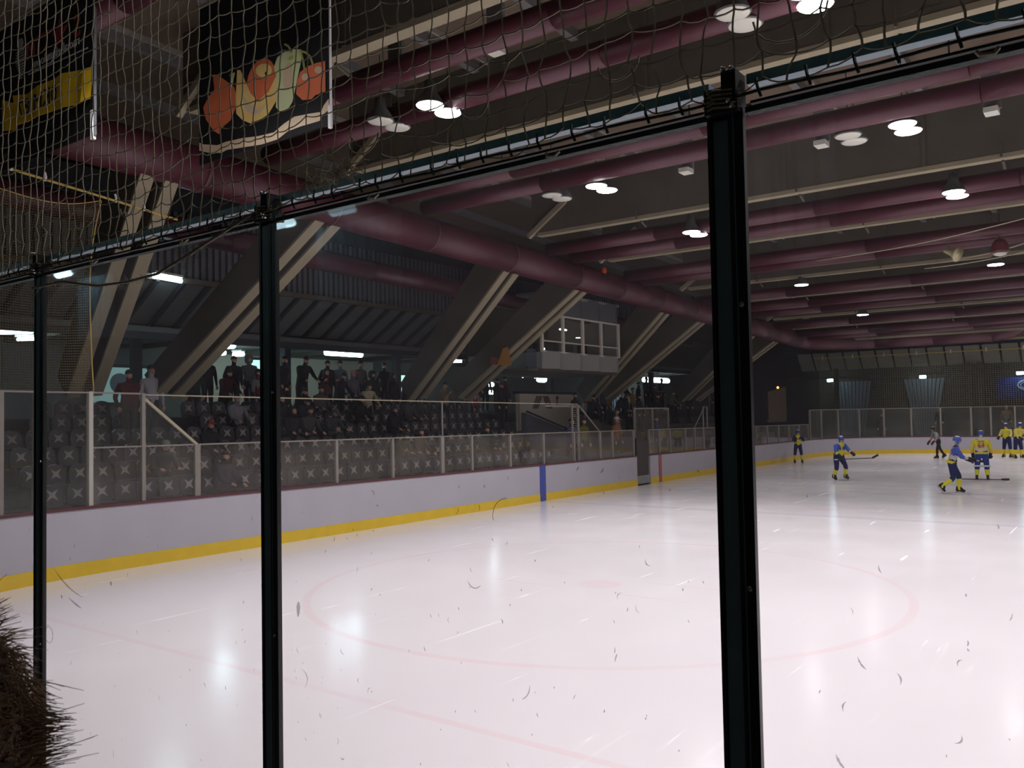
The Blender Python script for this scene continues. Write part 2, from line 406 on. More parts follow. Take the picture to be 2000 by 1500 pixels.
# V shaped concrete struts between the stand and the roof
STR = [('A', 9.06, 9.9), ('B', 13.33, 11.94), ('C', 20.5, 21.0), ('D', 24.6, 23.4), ('E', 30.9, 32.0), ('F', 34.6, 33.6), ('G', 40.5, 41.7), ('H', 44.2, 43.2)]
SLAB = ['steep pale-edged concrete strut, nearest on the left', 'wide slanting concrete strut leaning right, left of the second post', 'concrete strut left of the press cabin, first of its pair',
        'concrete strut crossing the left edge of the press cabin', 'concrete strut just right of the press cabin', 'concrete strut slanting over the blue-lit bar', 'far concrete strut behind the right glass post', 'farthest concrete strut near the duct corner']
for (n, yt, yb), lab in zip(STR, SLAB):
    zt = 7.12 - .022 * (yt - 10) + .25
    T = Vector((-14.85, yt, zt)); B = Vector((-19.35, yb, 3.3)); d = (T - B).normalized()
    side = Vector((0, 1, 0)); side = (side - d * side.dot(d)).normalized(); up = side.cross(d)
    if up.z < 0: up = -up
    o = thing('concrete_strut', lab, 'strut', tuple(B))
    for s in (-1, 1):
        c0 = side * s * .25; h = side * .13
        a = [B + c0 - h, B + c0 + h, B + c0 + h + up * .62, B + c0 - h + up * .62, T + c0 - h, T + c0 + h, T + c0 + h + up * 1.0, T + c0 - h + up * 1.0]
        MB().add(a, [(0, 1, 2, 3), (7, 6, 5, 4), (0, 4, 5, 1), (1, 5, 6, 2), (2, 6, 7, 3), (3, 7, 4, 0)]).build('web', M['concrete'], o)
        MB().bar(B + c0 - up * .03, T + c0 - up * .03, .28, .06, up).build('flange', M['concrete_lit'], o)
    a = [B + up * .3, T + up * .5]
    MB().bar(a[0], a[1], .3, .12, up).build('tie', M['concrete'], o)

# ------------------------------------------------------------------ ducts
duct = thing('main_duct', 'fat purple duct running along the left stand to the far corner', 'duct', (-15, 20, 7.36))
DP = lambda y: Vector((-15, y, 7.36 - .031 * (y - 20)))
ys = [-4, -.5, 3, 6.5, 10, 13.4, 16.8, 20.3, 23.9, 26.8, 29.9, 33, 36.2, 39.5, 43, 46.5]
for a, b in zip(ys[:-1], ys[1:]):
    MB().tube([DP(a), DP(b - .03)], .44, 20).build('duct_section', M['purple'], duct, True)
    MB().tube([DP(b - .05), DP(b + .02)], .452, 20).build('seam_ring', M['seam'], duct, True)
el = [DP(46.5)] + [Vector((-12 - 3 * cos(t), 48 + 3 * sin(t), 6.5)) for t in [pi / 2 * k / 6 for k in range(7)]]
MB().tube(el, .44, 20).build('elbow', M['purple'], duct, True)
MB().tube([(-12, 51, 6.5), (-9, 51, 6.5)], .44, 20).build('duct_section', M['purple'], duct, True)
MB().tube([(-9, 51, 6.5), (-6.2, 51, 6.5)], .44, 20).build('duct_section', M['purple'], duct, True)
MB().tube([(-6.2, 51, 6.5), (-5.4, 51, 6.62), (-4.7, 51, 7.0), (-4, 51, 7.2), (6, 51, 7.2)], .44, 20).build('elbow', M['purple'], duct, True)
d2 = thing('second_duct', 'dim purple duct behind the struts above the slanted soffit', 'duct', (-18.2, 15, 7.4))
for a, b in ((6, 12), (12, 18), (18, 24), (24, 30), (30, 36)):
    MB().tube([(-18.4, a, 7.15 - .03 * (a - 15)), (-18.4, b - .03, 7.15 - .03 * (b - 15))], .3, 14).build('duct_section', M['purple'], d2, True)
DU = [(3.8, 8.5), (6.2, 8.45), (10.05, 8.32), (11.45, 8.24), (15.15, 8.09), (16.35, 8.03), (22.05, 7.78), (23.4, 7.72), (27.0, 7.56), (28.1, 7.51), (33.2, 7.28), (35.9, 7.15), (37.6, 7.06), (42.0, 6.87), (45.6, 6.72), (47.2, 6.65)]
for k, (y, z) in enumerate(DU):
    o = thing('ceiling_duct', 'purple cross duct under the roof, %s from the near end' % ordn(k), 'duct', (-14.6, y, z), group='cross ducts under the roof')
    for a, b in ((-14.7, -11), (-11, -6.5), (-6.5, -2), (-2, 2.5), (2.5, 7), (7, 14)):
        MB().tube([(a, y, z), (b - .02, y, z)], .205, 14).build('duct_section', M['purple'], o, True)
        if k % 2 == 0: MB().tube([(b - .3, y, z + .2), (b - .3, y, ZR(y) + 1.5)], .015, 5).build('hanger', M['lamp_body'], o)

# ------------------------------------------------------------------ ceiling lamps
def make_lamp(lit):
    o = thing('ceiling_lamp', '', 'lamp')
    MB().lathe([(.06, .42), (.1, .4), (.12, .22), (.2, .1), (.245, 0), (.255, -.01), (.25, -.015)], n=20).build('housing', M['lamp_body'], o, True, True)
    MB().lathe([(.235, -.02), (.22, -.035), (.1, -.045), (.02, -.047)], n=20).build('lens', M['lamp_on' if lit else 'lamp_off'], o, True, True)
    MB().tube([(0, 0, .42), (0, 0, 1.2)], .012, 5).build('hanger', M['lamp_body'], o, local=True)
    if lit:
        ld = bpy.data.lights.new('lamp_light', 'AREA'); ld.shape = 'DISK'; ld.size = .44; ld.energy = LAMP_W; ld.color = (1, .96, .985); ld.spread = radians(125)
        l = bpy.data.objects.new('lamp_light', ld); C.objects.link(l); l.parent = o; l.location = (0, 0, -.06)
    return o
Lon, Loff = make_lamp(True), make_lamp(False)
rows = [(5.65, 'the row before the banners'), (11.25, 'nearest row'), (16.85, 'second row'), (21.9, 'third row'), (30.75, 'fourth row'), (39.1, 'fifth row'), (43.2, 'sixth row'), (48.2, 'an added unseen row near the far end'), (52.4, 'the farthest added unseen row')]
cols = [(-9.75, 'left column'), (-3.3, 'second column'), (3.3, 'third column'), (9.75, 'right column')]
first_on = first_off = True
for ri, (y, rl) in enumerate(rows):
    for ci, (x, cl) in enumerate(cols):
        for k, dy in enumerate((-.24, .24)):
            if ri >= 4 and k == 0: continue
            z = ZR(y) - .25 + (1.1 if ri >= 7 else 0)  # last two rows are added, raised behind beams, to brighten the far end
            xx = x - (.02 if ri < 3 else (0, .3, .0, -.5, 0, 0, 0)[ri - 3]) * (1 if ci == 1 else 0)
            if ri == 6 and ci == 0: continue
            lab = 'lit round ceiling lamp, %s of %s, %s one' % (cl, rl, 'nearer' if k == 0 else 'farther')
            if ri > 3: lab = 'lit round ceiling lamp, %s of %s' % (cl, rl)
            if first_on: o = Lon; o.location = (xx, y + dy, z); o['label'] = lab; o['group'] = 'lit ceiling lamps'; first_on = False
            else: o = dup(Lon, (xx, y + dy, z), None, lab, 'lit ceiling lamps')
        if ri in (1, 2) :
            for k, dy in enumerate((-.22, .22)):
                xo = x - (1.22 if ci == 0 else .98)
                lab = 'unlit pale ceiling lamp, %s of %s, %s' % (cl, rl, 'nearer of the pair' if k == 0 else 'farther of the pair')
                if first_off: o = Loff; o.location = (xo, y + dy, ZR(y) - .25); o['label'] = lab; o['group'] = 'unlit ceiling lamps'; first_off = False
                else: dup(Loff, (xo, y + dy, ZR(y) - .25), None, lab, 'unlit ceiling lamps')
# small pale square boxes under the purlins
for (x, y, w_) in ((-8.25, 10.9, 'above the nearest lit lamps'), (-10.2, 10.6, 'right of the fruit banner'), (-8.33, 18.3, 'left of the right glass post'), (-5.25, 18.3, 'left of the unlit lamp pair'), (-2.1, 18.35, 'at the right edge of the frame')):
    z = ZR(y) + .2; o = thing('ceiling_box', 'small pale square box under the roof, ' + w_, 'box', (x, y, z), group='pale square ceiling boxes')
    MB().bbox((x - .12, y - .16, z), (x + .12, y + .16, z + .1)).build('box_shell', M['lamp_off'], o)
    MB().bbox((x - .16, y + .02, z + .1), (x + .16, y + .1, z + 1.2)).build('bracket', M['purlin'], o)

# horn speaker, dome siren, red beacon, dark speaker box under the roof
z0 = 7.05
o = thing('horn_speaker', 'yellowish horn speaker hanging under the roof, right side', 'speaker', (-4.18, 27, z0))
rot = Matrix.Rotation(radians(115), 3, 'Y') @ Matrix.Rotation(radians(20), 3, 'X')
MB().lathe([(.05, -.3), (.07, -.2), (.1, -.05), (.2, .12), (.23, .15)], (-4.18, 27, z0), 14, rot).build('horn', mat('horn', (.55, .50, .28), .5), o, True)
MB().tube([(-4.3, 27, z0), (-4.3, 27, z0 + .9)], .02).build('bracket', M['lamp_body'], o)
o = thing('dome_speaker', 'dark red dome shaped speaker hanging right of the horn', 'speaker', (-3.02, 27, 7.0))
MB().lathe([(.02, .3), (.12, .27), (.2, .15), (.24, -.05), (.25, -.08)], (-3.02, 27, 7.0), 16).build('dome', mat('dome', (.16, .04, .04), .4), o, True)
MB().lathe([(.2, -.1), (.14, -.16), (.03, -.19)], (-3.02, 27, 7.0), 16).build('lens', M['lamp_off'], o, True)
MB().tube([(-3.02, 27, 7.3), (-3.02, 27, 8)], .012).build('cord', M['black'], o)
o = thing('speaker_box', 'small dark box with pale face right of the lit lamp', 'speaker', (-2.4, 28.5, 6.95))
MB().bbox((-2.55, 28.4, 6.8), (-2.2, 28.7, 7.08)).build('box_shell', M['black'], o); MB().bbox((-2.5, 28.38, 6.86), (-2.25, 28.4, 7.02)).build('face_plate', M['lamp_off'], o)
MB().tube([(-2.4, 28.5, 7.08), (-2.4, 28.5, 8)], .015).build('hanger', M['black'], o)
o = thing('beacon', 'small red beacon standing on the fat purple duct', 'light', (-14.6, 25.27, 7.4))
MB().lathe([(.07, 0), (.085, .05), (.085, .16), (.05, .23), (.01, .25)], (-14.6, 25.27, 7.42), 10).build('lens', mat('beacon_red', (.6, .08, .02), .4), o, True)
MB().lathe([(.1, -.12), (.1, 0)], (-14.6, 25.27, 7.42), 10).build('base', M['black'], o)
for k, (a, b) in enumerate((((-2.0, 25.6, 7.55), (-8, 27, 7.3)), ((-1.5, 26.2, 7.2), (-4.6, 28, 7.0)), ((-1.2, 27, 7.1), (-5.2, 28.4, 6.9)))):
    pts = [Vector(a).lerp(Vector(b), t / 8) - Vector((0, 0, .12 * sin(pi * t / 8))) for t in range(9)]
    tag(MB().tube(pts, .02, 5).build('ceiling_cable', M['cream'], None, True), 'thin pale cable slung under the roof, %s of the three by the horn speaker' % ORD[k], 'cable', 'cables by the horn speaker')

# ------------------------------------------------------------------ dasher boards
def board_side(pts, name, label, mirror=False, stripes=()):
    o = thing(name, label, 'rink boards', (pts[len(pts) // 2][0], pts[len(pts) // 2][1], 0))
    P = [Vector((x, y, 0)) for x, y in pts]
    nrm = []
    for i in range(len(P)):
        t = (P[min(i + 1, len(P) - 1)] - P[max(i - 1, 0)]).normalized(); nrm.append(Vector((t.y, -t.x, 0)) * (1 if not mirror else -1))
    def strip(i0, i1, off0, off1, z0, z1, nm, m):
        vs = []; fs = []
        for i in range(i0, i1 + 1):
            top = z1(P[i].y) if callable(z1) else z1
            a = P[i] + nrm[i] * off0; b = P[i] + nrm[i] * off1
            vs += [(a.x, a.y, z0 if not callable(z0) else z0(P[i].y)), (a.x, a.y, top), (b.x, b.y, top), (b.x, b.y, z0 if not callable(z0) else z0(P[i].y))]
        n = i1 - i0
        for k in range(n):
            q = k * 4
            for e in range(4): fs.append((q + e, q + (e + 1) % 4, q + 4 + (e + 1) % 4, q + 4 + e))
        fs.append((0, 1, 2, 3)); fs.append((n * 4 + 3, n * 4 + 2, n * 4 + 1, n * 4))
        MB().add(vs, fs).build(nm, m, o)
    i = 0
    segs = []
    while i < len(P) - 1:
        j = min(i + 3, len(P) - 1); strip(i, j, -.08, 0, 0, lambda y: CAPZ(y) - .05, 'board_panel', M['board']); i = j
    strip(0, len(P) - 1, 0, .012, 0, .235, 'kick_plate', M['kick'])
    strip(0, len(P) - 1, -.1, .018, lambda y: CAPZ(y) - .05, CAPZ, 'cap_rail', M['cap'])
    return o
# the left boards are split at the gate
ia = min(range(len(LEFT)), key=lambda i: abs(LEFT[i][1] - 27.95) + (LEFT[i][0] > -14)); 
NEARP = LEFT[:9]
LA = [p for p in LEFT[8:] if p[1] < 27.7 and p[0] < -11] + [(-15, 28.05)]
LB = [(-15, 29.1)] + [p for p in LEFT if p[1] > 29.3 and (p[0] < -12.5)]
LF = [LB[-1]] + [p for p in LEFT if p[1] > 50 and p[0] >= -12.5]
left_a = board_side(LA, 'dasher_boards', 'white left rink boards with yellow kick strip, near half before the gate')
left_b = board_side(LB, 'dasher_boards', 'white left rink boards beyond the gate, curving into the far corner')
farb = board_side(LF + [(-x, y) for x, y in LF[::-1]] + [(15, 49.0)], 'dasher_boards', 'white far end rink boards behind the players')
board_side([(-x, y) for x, y in LEFT if y < 49], 'dasher_boards', 'white right rink boards, outside the frame', True)
board_side([(-x, y) for x, y in NEARP[::-1]][:0] + [(-7 + i * 1.4, 1.15) for i in range(11)][::-1], 'dasher_boards', 'white near end rink boards under the viewer glass', False)
board_side(LEFT[:9][::-1][::-1], 'dasher_boards', 'white near corner rink boards at the left')
MB().bbox((-15.01, 21.75, .01), (-14.975, 22.05, 1.1)).build('line_stripe', M['bluepaint'], left_a)['label'] = 'blue painted stripe'
MB().bbox((-15.01, 29.78, .01), (-14.975, 30.0, 1.05)).build('line_stripe', M['redpaint'], left_b)['label'] = 'red painted stripe'
# gate
g = thing('rink_gate', 'dark open gate gap in the left boards beside the red stripe', 'gate', (-15.1, 28.6, 0))
MB().bbox((-15.14, 28.08, .02), (-15.06, 29.08, 1.62)).build('gate_leaf', M['brownwall'], g)
MB().bbox((-15.05, 28.1, .05), (-15.02, 29.05, .35)).build('worn_foot', mat('worn', (.10, .10, .10), .6, noise=.8, nscale=9, col2=(.4, .4, .4)), g)
MB().bbox((-15.12, 28.03, 0), (-15.02, 28.08, 1.75)).build('gate_post', M['black'], g)

# glass on the left boards
GZ = lambda y: 2.2 - .009 * (y - 10)
gl = thing('glass_barrier', 'low dusty glass on the left boards before the gate', 'glass', (-15.05, 15, 1.15))
def pane(par, y0, y1, z0, z1, m, x=-15.05, z1b=None):
    z1b = z1 if z1b is None else z1b
    MB().prism([(y0, z0), (y1, z0), (y1, z1b), (y0, z1)], lambda u, v: (x, u, v), (-.012, 0, 0)).build('glass_pane', m, par)
def gpost(par, y, z0, z1, wd=.06, x=-15.05, m=None):
    MB().bbox((x - .035, y - wd / 2, z0), (x + .035, y + wd / 2, z1)).build('glass_post', m or M['alu'], par)
lows = [9.94, 11.7, 13.56, 15.4, 17.27, 18.52, 20.3, 22.05, 23.83, 25.5, 26.35, 27.9]
for a, b in zip(lows[:-1], lows[1:]): pane(gl, a, b, CAPZ(a) - .02, GZ(a), M['glass_side'], z1b=GZ(b))
for y in lows: gpost(gl, y, CAPZ(y) - .02, GZ(y), .12 if y in (9.94, 17.27) else .07)
MB().bar((-15.05, 7.8, GZ(7.8)), (-15.05, 27.9, GZ(27.9)), .03, .03).build('top_rail', M['alu'], gl)
pane(gl, 7.85, 8.8, 1.2, GZ(8), M['glass_side']); pane(gl, 8.86, 9.9, 1.2, GZ(9), M['glass_side'])
gt = thing('glass_barrier', 'tall corner glass with bright posts at the left edge', 'glass', (-15.05, 7.5, 1.15))
# the tall corner follows the curve of the boards
cor = [p for p in LEFT[4:13]]
for (x0, y0), (x1, y1) in zip(cor[:-1], cor[1:]):
    MB().prism([(0, 1.2), (1, 1.2), (1, 3.2), (0, 3.2)], lambda u, v: (x0 + (x1 - x0) * u - .05, y0 + (y1 - y0) * u, v), (-.01, -.006, 0)).build('glass_pane', M['glass_tall'], gt)
for (x, y) in cor[::3]: MB().bbox((x - .085, y - .03, 1.2), (x - .02, y + .03, 3.2)).build('glass_post', M['alu'], gt)
gpost(gt, 6.82, 1.2, 3.2, .06, -14.95); 
MB().bbox((-15.1, 7.77, 1.2), (-15.0, 7.845, 3.22)).build('glass_post', mat('bright_alu', (.5, .48, .42), .4), gt)
gpost(gt, 8.81, 1.2, 3.2, .07)
pane(gt, 7.85, 8.8, GZ(8) + .02, 3.2, M['glass_tall'])
MB().prism([(8.85, GZ(9)), (9.94, GZ(9.9)), (8.85, 3.15)], lambda u, v: (-15.05, u, v), (-.012, 0, 0)).build('glass_pane', M['glass_tall'], gt)
MB().bar((-15.05, 8.81, 3.12), (-15.05, 9.94, GZ(9.94)), .05, .05).build('brace', M['cream'], gt)
MB().bar((-15.05, 7.8, 3.2), (-15.05, 8.81, 3.19), .03, .03).build('top_rail', M['alu'], gt)
for (x0, y0), (x1, y1) in zip(cor[:-1], cor[1:]): MB().bar((x0 - .05, y0, 3.2), (x1 - .05, y1, 3.2), .03, .03).build('top_rail', M['alu'], gt)
cab = thing('safety_cable', 'thin cable strung level above the low left glass', 'cable', (-15.05, 16, 3.1))
MB().tube([(-15.05, 8.81, 3.17), (-15.05, 12, 3.13), (-15.05, 17.3, 3.06), (-15.05, 24.1, 2.99)], .014, 5).build('wire', M['cream'], cab)
MB().tube([(-15.05, 17.3, GZ(17)), (-15.05, 17.3, 3.06)], .022, 6).build('upright', M['alu'], cab)
MB().tube([(-15.05, 20.7, GZ(20.7)), (-15.05, 20.7, 3.02)], .012, 6).build('upright', M['concrete'], cab)
# ladder with its brace
la = thing('ladder', 'narrow pale ladder standing on the left boards below the press cabin', 'ladder', (-15.1, 24, 1.1))
for y in (23.83, 24.17): MB().bbox((-15.12, y - .02, 1.1), (-15.07, y + .02, 2.98)).build('rail', M['alu'], la)
for k in range(13): MB().bbox((-15.11, 23.83, 2.06 + k * .073), (-15.08, 24.17, 2.075 + k * .073)).build('rung', M['alu'], la)
MB().bar((-15.06, 24.2, 2.95), (-15.06, 25.5, GZ(25.5)), .03, .03).build('brace', M['alu'], la)
MB().bar((-15.6, 23.0, 2.95), (-15.6, 25.1, 2.93), .06, .06).build('platform', M['alu'], la)
MB().bbox((-15.63, 25.0, 1.1), (-15.58, 25.06, 2.93)).build('upright', M['alu'], la)
# beyond the gate
gr = thing('glass_barrier', 'low dusty glass on the left boards beyond the gate', 'glass', (-15.05, 32, 1.1))
high = [29.12, 29.95, 30.9, 32.3, 33.2, 34.1, 35.4, 37, 38.6, 40.2, 41.8, 43.4, 45, 46.6, 48.2]
for a, b in zip(high[:-1], high[1:]): pane(gr, a, b, CAPZ(a) - .02, GZ(a), M['glass_side'], z1b=GZ(b))
for y in high: gpost(gr, y, CAPZ(y) - .02, GZ(y), .05)
MB().bar((-15.05, 29.12, GZ(29)), (-15.05, 48.2, GZ(48.2)), .03, .03).build('top_rail', M['alu'], gr)
MB().bar((-15.05, 33.2, GZ(33)), (-15.05, 34.3, 2.9), .03, .03).build('brace', M['alu'], gr)
for y in (34.2, 34.6): MB().bbox((-15.1, y - .02, GZ(34)), (-15.06, y + .02, 2.9)).build('upright', M['alu'], gr)
# timekeeper glass box behind the gate
tk = thing('glass_screen', 'tall framed glass screen standing behind the gate', 'glass', (-15.7, 30.5, .7))
for a, b in ((29.25, 30.7), (30.75, 32.1)): pane(tk, a, b, 1.0, 2.82, M['glass_side'], -15.7)
for y in (29.22, 30.72, 32.12): gpost(tk, y, .6, 2.86, .05, -15.7)
MB().bar((-15.7, 29.2, 2.84), (-15.7, 32.15, 2.84), .05, .05).build('top_rail', M['alu'], tk)
MB().bar((-15.7, 29.2, 1.5), (-15.7, 30.7, 1.5), .04, .04).build('mid_rail', M['alu'], tk)
# far end glass
fg = thing('glass_barrier', 'tall far end glass with slim posts behind the players', 'glass', (-8, 55.55, 1))
arc = [(-8 + 7.05 * cos(a), 48.5 + 7.05 * sin(a)) for a in [pi - (pi / 2) * k / 7 for k in range(8)]]
fx = arc + [(-7.0, 55.55), (-5.8, 55.55), (-4.7, 55.55), (-3.4, 55.55), (-2.1, 55.55), (-.8, 55.55), (.5, 55.55), (1.8, 55.55), (3.1, 55.55), (4.4, 55.55)]
for (x0, y0), (x1, y1) in zip(fx[:-1], fx[1:]):
    MB().prism([(0, .98), (1, .98), (1, 2.65), (0, 2.65)], lambda u, v: (x0 + (x1 - x0) * u, y0 + (y1 - y0) * u, v), (-.004, .012, 0)).build('glass_pane', M['glass_far'], fg)
    MB().bar((x0, y0, 2.66), (x1, y1, 2.66), .03, .03).build('top_rail', M['alu'], fg)
for i, (x, y) in enumerate(fx):
    MB().bbox((x - .045, y - .03, .98), (x + .045, y + .05, 2.66)).build('glass_post', M['alu'], fg)

# ------------------------------------------------------------------ nets
def lattice(P, r, n=3, cells=None):
    """P[i][j] grid of points -> all strands as thin tubes"""
    mb = MB()
    for row in P: mb.tube(row, r, n, cap=False)
    for col in zip(*P): mb.tube(list(col), r, n, cap=False)
    return mb
YG = 1.15
RAILZ = 3.084
# coarse safety net above the near glass
netroot = thing('safety_net', 'coarse knotted net hanging above the near glass', 'net', (-1, YG, 3.1))
rn = random.Random(3)
nx, nz, cell = 146, 34, .0405
nodes = []
for j in range(nz):
    row = []
    for i in range(nx):
        k = max(0, 1 - j / 7.0)
        jit = .0022 + .0045 * k
        row.append(Vector((-3.35 + i * cell + rn.gauss(0, jit) + .003 * sin(j * .7 + i * .3), YG - .02 + .006 * sin(i * .23 + j * .11) + rn.gauss(0, .002),
                           RAILZ + .012 + j * cell * (1 - .12 * k) + rn.gauss(0, jit) + .006 * sin(i * .5))))
    nodes.append(row)
def sagline(pts, sag, wob, rr):
    out = []
    for a, b in zip(pts[:-1], pts[1:]):
        w_ = rr.uniform(-wob, wob); s = sag * rr.uniform(.4, 1.5)
        for t in (0, .33, .66):
            p = a.lerp(b, t); q = 4 * t * (1 - t); out.append(p + Vector((w_ * q, 0, -s * q)))
    out.append(pts[-1]); return out
mb = MB()
for row in nodes: mb.tube(sagline(row, .0035, .001, rn),   .0013, 4, cap=False)
for col in zip(*nodes): mb.tube(sagline(list(col), 0, .004, rn),   .0016, 4, cap=False)
o = mb.build('net_mesh', M['net'], netroot); o['kind'] = 'stuff'
mb = MB()
for row in nodes[1::1]:
    for p in row: mb.sphere(p, .0026, 5, 3)
o = mb.build('net_knots', M['net'], netroot); o['kind'] = 'stuff'
# torn loops near the rail
mb = MB()
for x, s in ((-1.17, .04), (-.36, .05), (-.9, .03), (-2.0, .03), (-.62, .035)):
    mb.tube([(x + s * cos(t), YG - .02, RAILZ + .1 + s * .8 * sin(t)) for t in [pi + pi * k / 8 for k in range(9)]], .0016, 5, cap=False)
for k in range(70):
    x = rn.uniform(-1.32, -1.18); z = RAILZ + .02 + rn.uniform(0, .03)
    mb.tube([(x, YG - .025, z), (x + rn.uniform(-.03, .03), YG - .03, z + rn.uniform(-.01, .02)), (x + rn.uniform(-.04, .04), YG - .02, z + rn.uniform(-.02, .03))], .0007, 3, cap=False)
o = mb.build('torn_loops', M['net'], netroot); o['kind'] = 'stuff'
mb = MB()
mb.tube([(-3.35 + i * .05, YG - .022, RAILZ + .002 + .002 * sin(i * 1.3)) for i in range(118)], .0024, 6)
mb.build('border_rope', M['tape'], netroot, True)
# ties from the net border to the rail
for i in range(0, 92):
    x = -3.1 + i * .06 + rn.uniform(-.01, .01)
    if abs(x - .554) < .05 or abs(x - 1.567) < .05 or abs(x + .457) < .05 or abs(x + 1.47) < .05 or abs(x + 2.48) < .05: continue
    mb = MB(); mb.tube([(x - .003, YG - .025, RAILZ + .02), (x, YG - .03, RAILZ + .006), (x + .003, YG - .025, RAILZ - .007)], .0022, 5); mb.build('tie', M['tape'], netroot)
# fraying rope sagging between the left and the middle post
fr = thing('frayed_rope', 'frayed grey rope sagging under the rail between left and middle post', 'rope', (-2, YG - .02, 3.05))
def rail_z(x): return RAILZ - .012
pts = [(-2.47, YG - .03, 3.03), (-2.3, YG - .03, 3.03), (-2.12, YG - .03, 3.0), (-1.98, YG - .03, 2.995), (-1.85, YG - .03, 3.0), (-1.72, YG - .03, 3.03), (-1.6, YG - .03, 3.06), (-1.5, YG - .03, 3.085)]
MB().tube(pts, .0035, 6).build('cord', M['rope_grey'], fr, True)
mb = MB()
for k in range(260):
    t = rn.uniform(0, len(pts) - 1.001); a = Vector(pts[int(t)]).lerp(Vector(pts[int(t) + 1]), t % 1); L_ = .022 if 4 < t < 6.6 else .009
    mb.tube([a, a + Vector((rn.gauss(0, L_), rn.gauss(0, .006), rn.gauss(0, L_)))], .0007, 3, cap=False, r1=.0003)
o = mb.build('fibres', M['rope_grey'], fr); o['kind'] = 'stuff'

# fine net over the far-left corner glass, hung from a yellow rope
fn = thing('corner_net', 'fine yellowish net hanging over the tall corner glass at the left edge', 'net', (-15.1, 7, 3.2))
ny, nzz = 82, 76
P = []
for j in range(nzz):
    row = []
    for i in range(ny):
        s = i / (ny - 1); y = 4.6 + s * 3.3
        top = 6.5 + (.55 if s < .1 else 0) * 0 + .9 * (abs((s * 1.02) - .62) ** 1.6)
        t = j / (nzz - 1)
        edge = .16 * s * t * t
        row.append(Vector((-15.12 + .1 * sin(s * 9) * (1 - t) * .5 + .05 * sin(t * 6), y + edge - .22 * s * (1 - t) * t * 2, 3.2 + t * (top - 3.2) - .05 * sin(pi * s * 3) * t)))
    P.append(row)
o = lattice(P, .0035, 3).build('net_mesh', M['net_fine'], fn); o['kind'] = 'stuff'
MB().tube([p + Vector((.01, 0, 0)) for p in P[-1]], .009, 6).build('top_rope', M['rope'], fn, True)
MB().tube([r[-1] + Vector((.01, 0, 0)) for r in P], .012, 6).build('edge_rope', M['rope'], fn, True)
yr = thing('yellow_rope', 'taut yellow rope running down to the left strut with white hooks', 'rope', (-15, 7.8, 6.8))
RP = lambda y: Vector((-15, y, 6.93 - .104 * (y - 6.2)))
MB().tube([RP(4), RP(9.5)], .022, 6).build('cord', M['rope'], yr)
for y in (6.45, 7.0, 8.25, 8.8): MB().tube([RP(y) + Vector((0, 0, .12)), RP(y) + Vector((.01, .015, .04)), RP(y) - Vector((0, 0, .03))], .022, 6).build('hook', M['white'], yr)
# far end net
fe = thing('far_net', 'brownish net curtain hanging above the far end glass', 'net', (-6, 55.9, 2.7))
P = []
for j in range(28):
    row = []
    for i in range(190):
        x = -16.6 + i * .125; t = j / 27
        row.append(Vector((x + (1 - t) * .0, 55.9 + .25 * sin(i * .35) * .3, 2.7 + t * 3.15 - t * .16 * abs(sin((x + 16.6) * .85)))))
    P.append(row)
o = lattice(P, .0055, 3).build('net_mesh', mat('net_far', (.34, .31, .20), .85), fe); o['kind'] = 'stuff'
MB().tube([(-16.9, 55.9, 5.95), (8, 55.9, 5.9)], .03, 6).build('top_rope', M['rope'], fe)
MB().tube([r[0] for r in P], .03, 6).build('edge_rope', M['net_fine'], fe)
for k in range(12): MB().tube([(-16.4 + k * 1.85, 55.9, 5.86), (-16.4 + k * 1.85, 55.9, 6.08)], .03, 5).build('hook', M['white'], fe)

# ------------------------------------------------------------------ near glass: posts, panes, rails
PX = [-2.4806, -1.4735, -.4593, .554, 1.567]
PN = ['slim dark metal glass post at the left edge', 'dark metal glass post in the middle left', 'thick dark metal glass post at the right', 'dark metal glass post just outside the right edge', 'dark metal glass post farther right outside the frame']
for x, lab in zip(PX, PN):
    o = thing('shield_post', lab, 'post', (x, YG, 1.1), group=None)
    z0, z1 = 1.1, 3.075
    MB().bbox((x - .0265, YG - .004, z0), (x + .0265, YG + .002, z1)).build('core', M['post_dark'], o)
    MB().bbox((x - .0265, YG - .0085, z0), (x - .0205, YG - .004, z1)).build('left_flange', M['post_dark'], o)
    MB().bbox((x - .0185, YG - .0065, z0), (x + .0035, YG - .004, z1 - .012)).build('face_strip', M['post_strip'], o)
    MB().bbox((x + .0045, YG - .0085, z0), (x + .0265, YG - .004, z1)).build('right_flange', M['post_dark'], o)
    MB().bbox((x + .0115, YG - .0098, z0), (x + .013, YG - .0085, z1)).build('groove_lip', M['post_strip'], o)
    for zz in ((2.80, 2.41, 1.9) if x > -.6 else (2.71, 2.21, 1.76) if x > -2 else (2.55, 2.05, 1.75)):
        MB().lathe([(.0042, 0), (.0042, .004), (.002, .006)], (x + .0185, YG - .0085, zz), 8, Matrix.Rotation(pi / 2, 3, 'X')).build('bolt', M['steel'], o)
    MB().bbox((x - .024, YG - .022, z1 - .006), (x + .024, YG + .012, z1 + .03)).build('clamp', M['tape'], o)
    MB().bbox((x + .003, YG - .026, z1 + .008), (x + .024, YG + .01, z1 + .05)).build('clamp_block', M['black'], o)
    for dx, dz in ((.008, .052), (.02, .05), (.014, .006), (.019, -.002)):
        MB().lathe([(.0035, 0), (.0035, .004), (.0015, .0065)], (x + dx, YG - .027, z1 + dz), 8, Matrix.Rotation(pi / 2, 3, 'X')).build('bolt', M['steel'], o)
    mb = MB()
    for k in range(5):
        zz = z1 + .0 + k * .006
        mb.tube([(x - .026, YG - .018, zz), (x - .01, YG - .025, zz + .002), (x + .018, YG - .025, zz - .002), (x + .026, YG - .015, zz)], .002, 5)
    mb.build('lashing', M['net'], o)
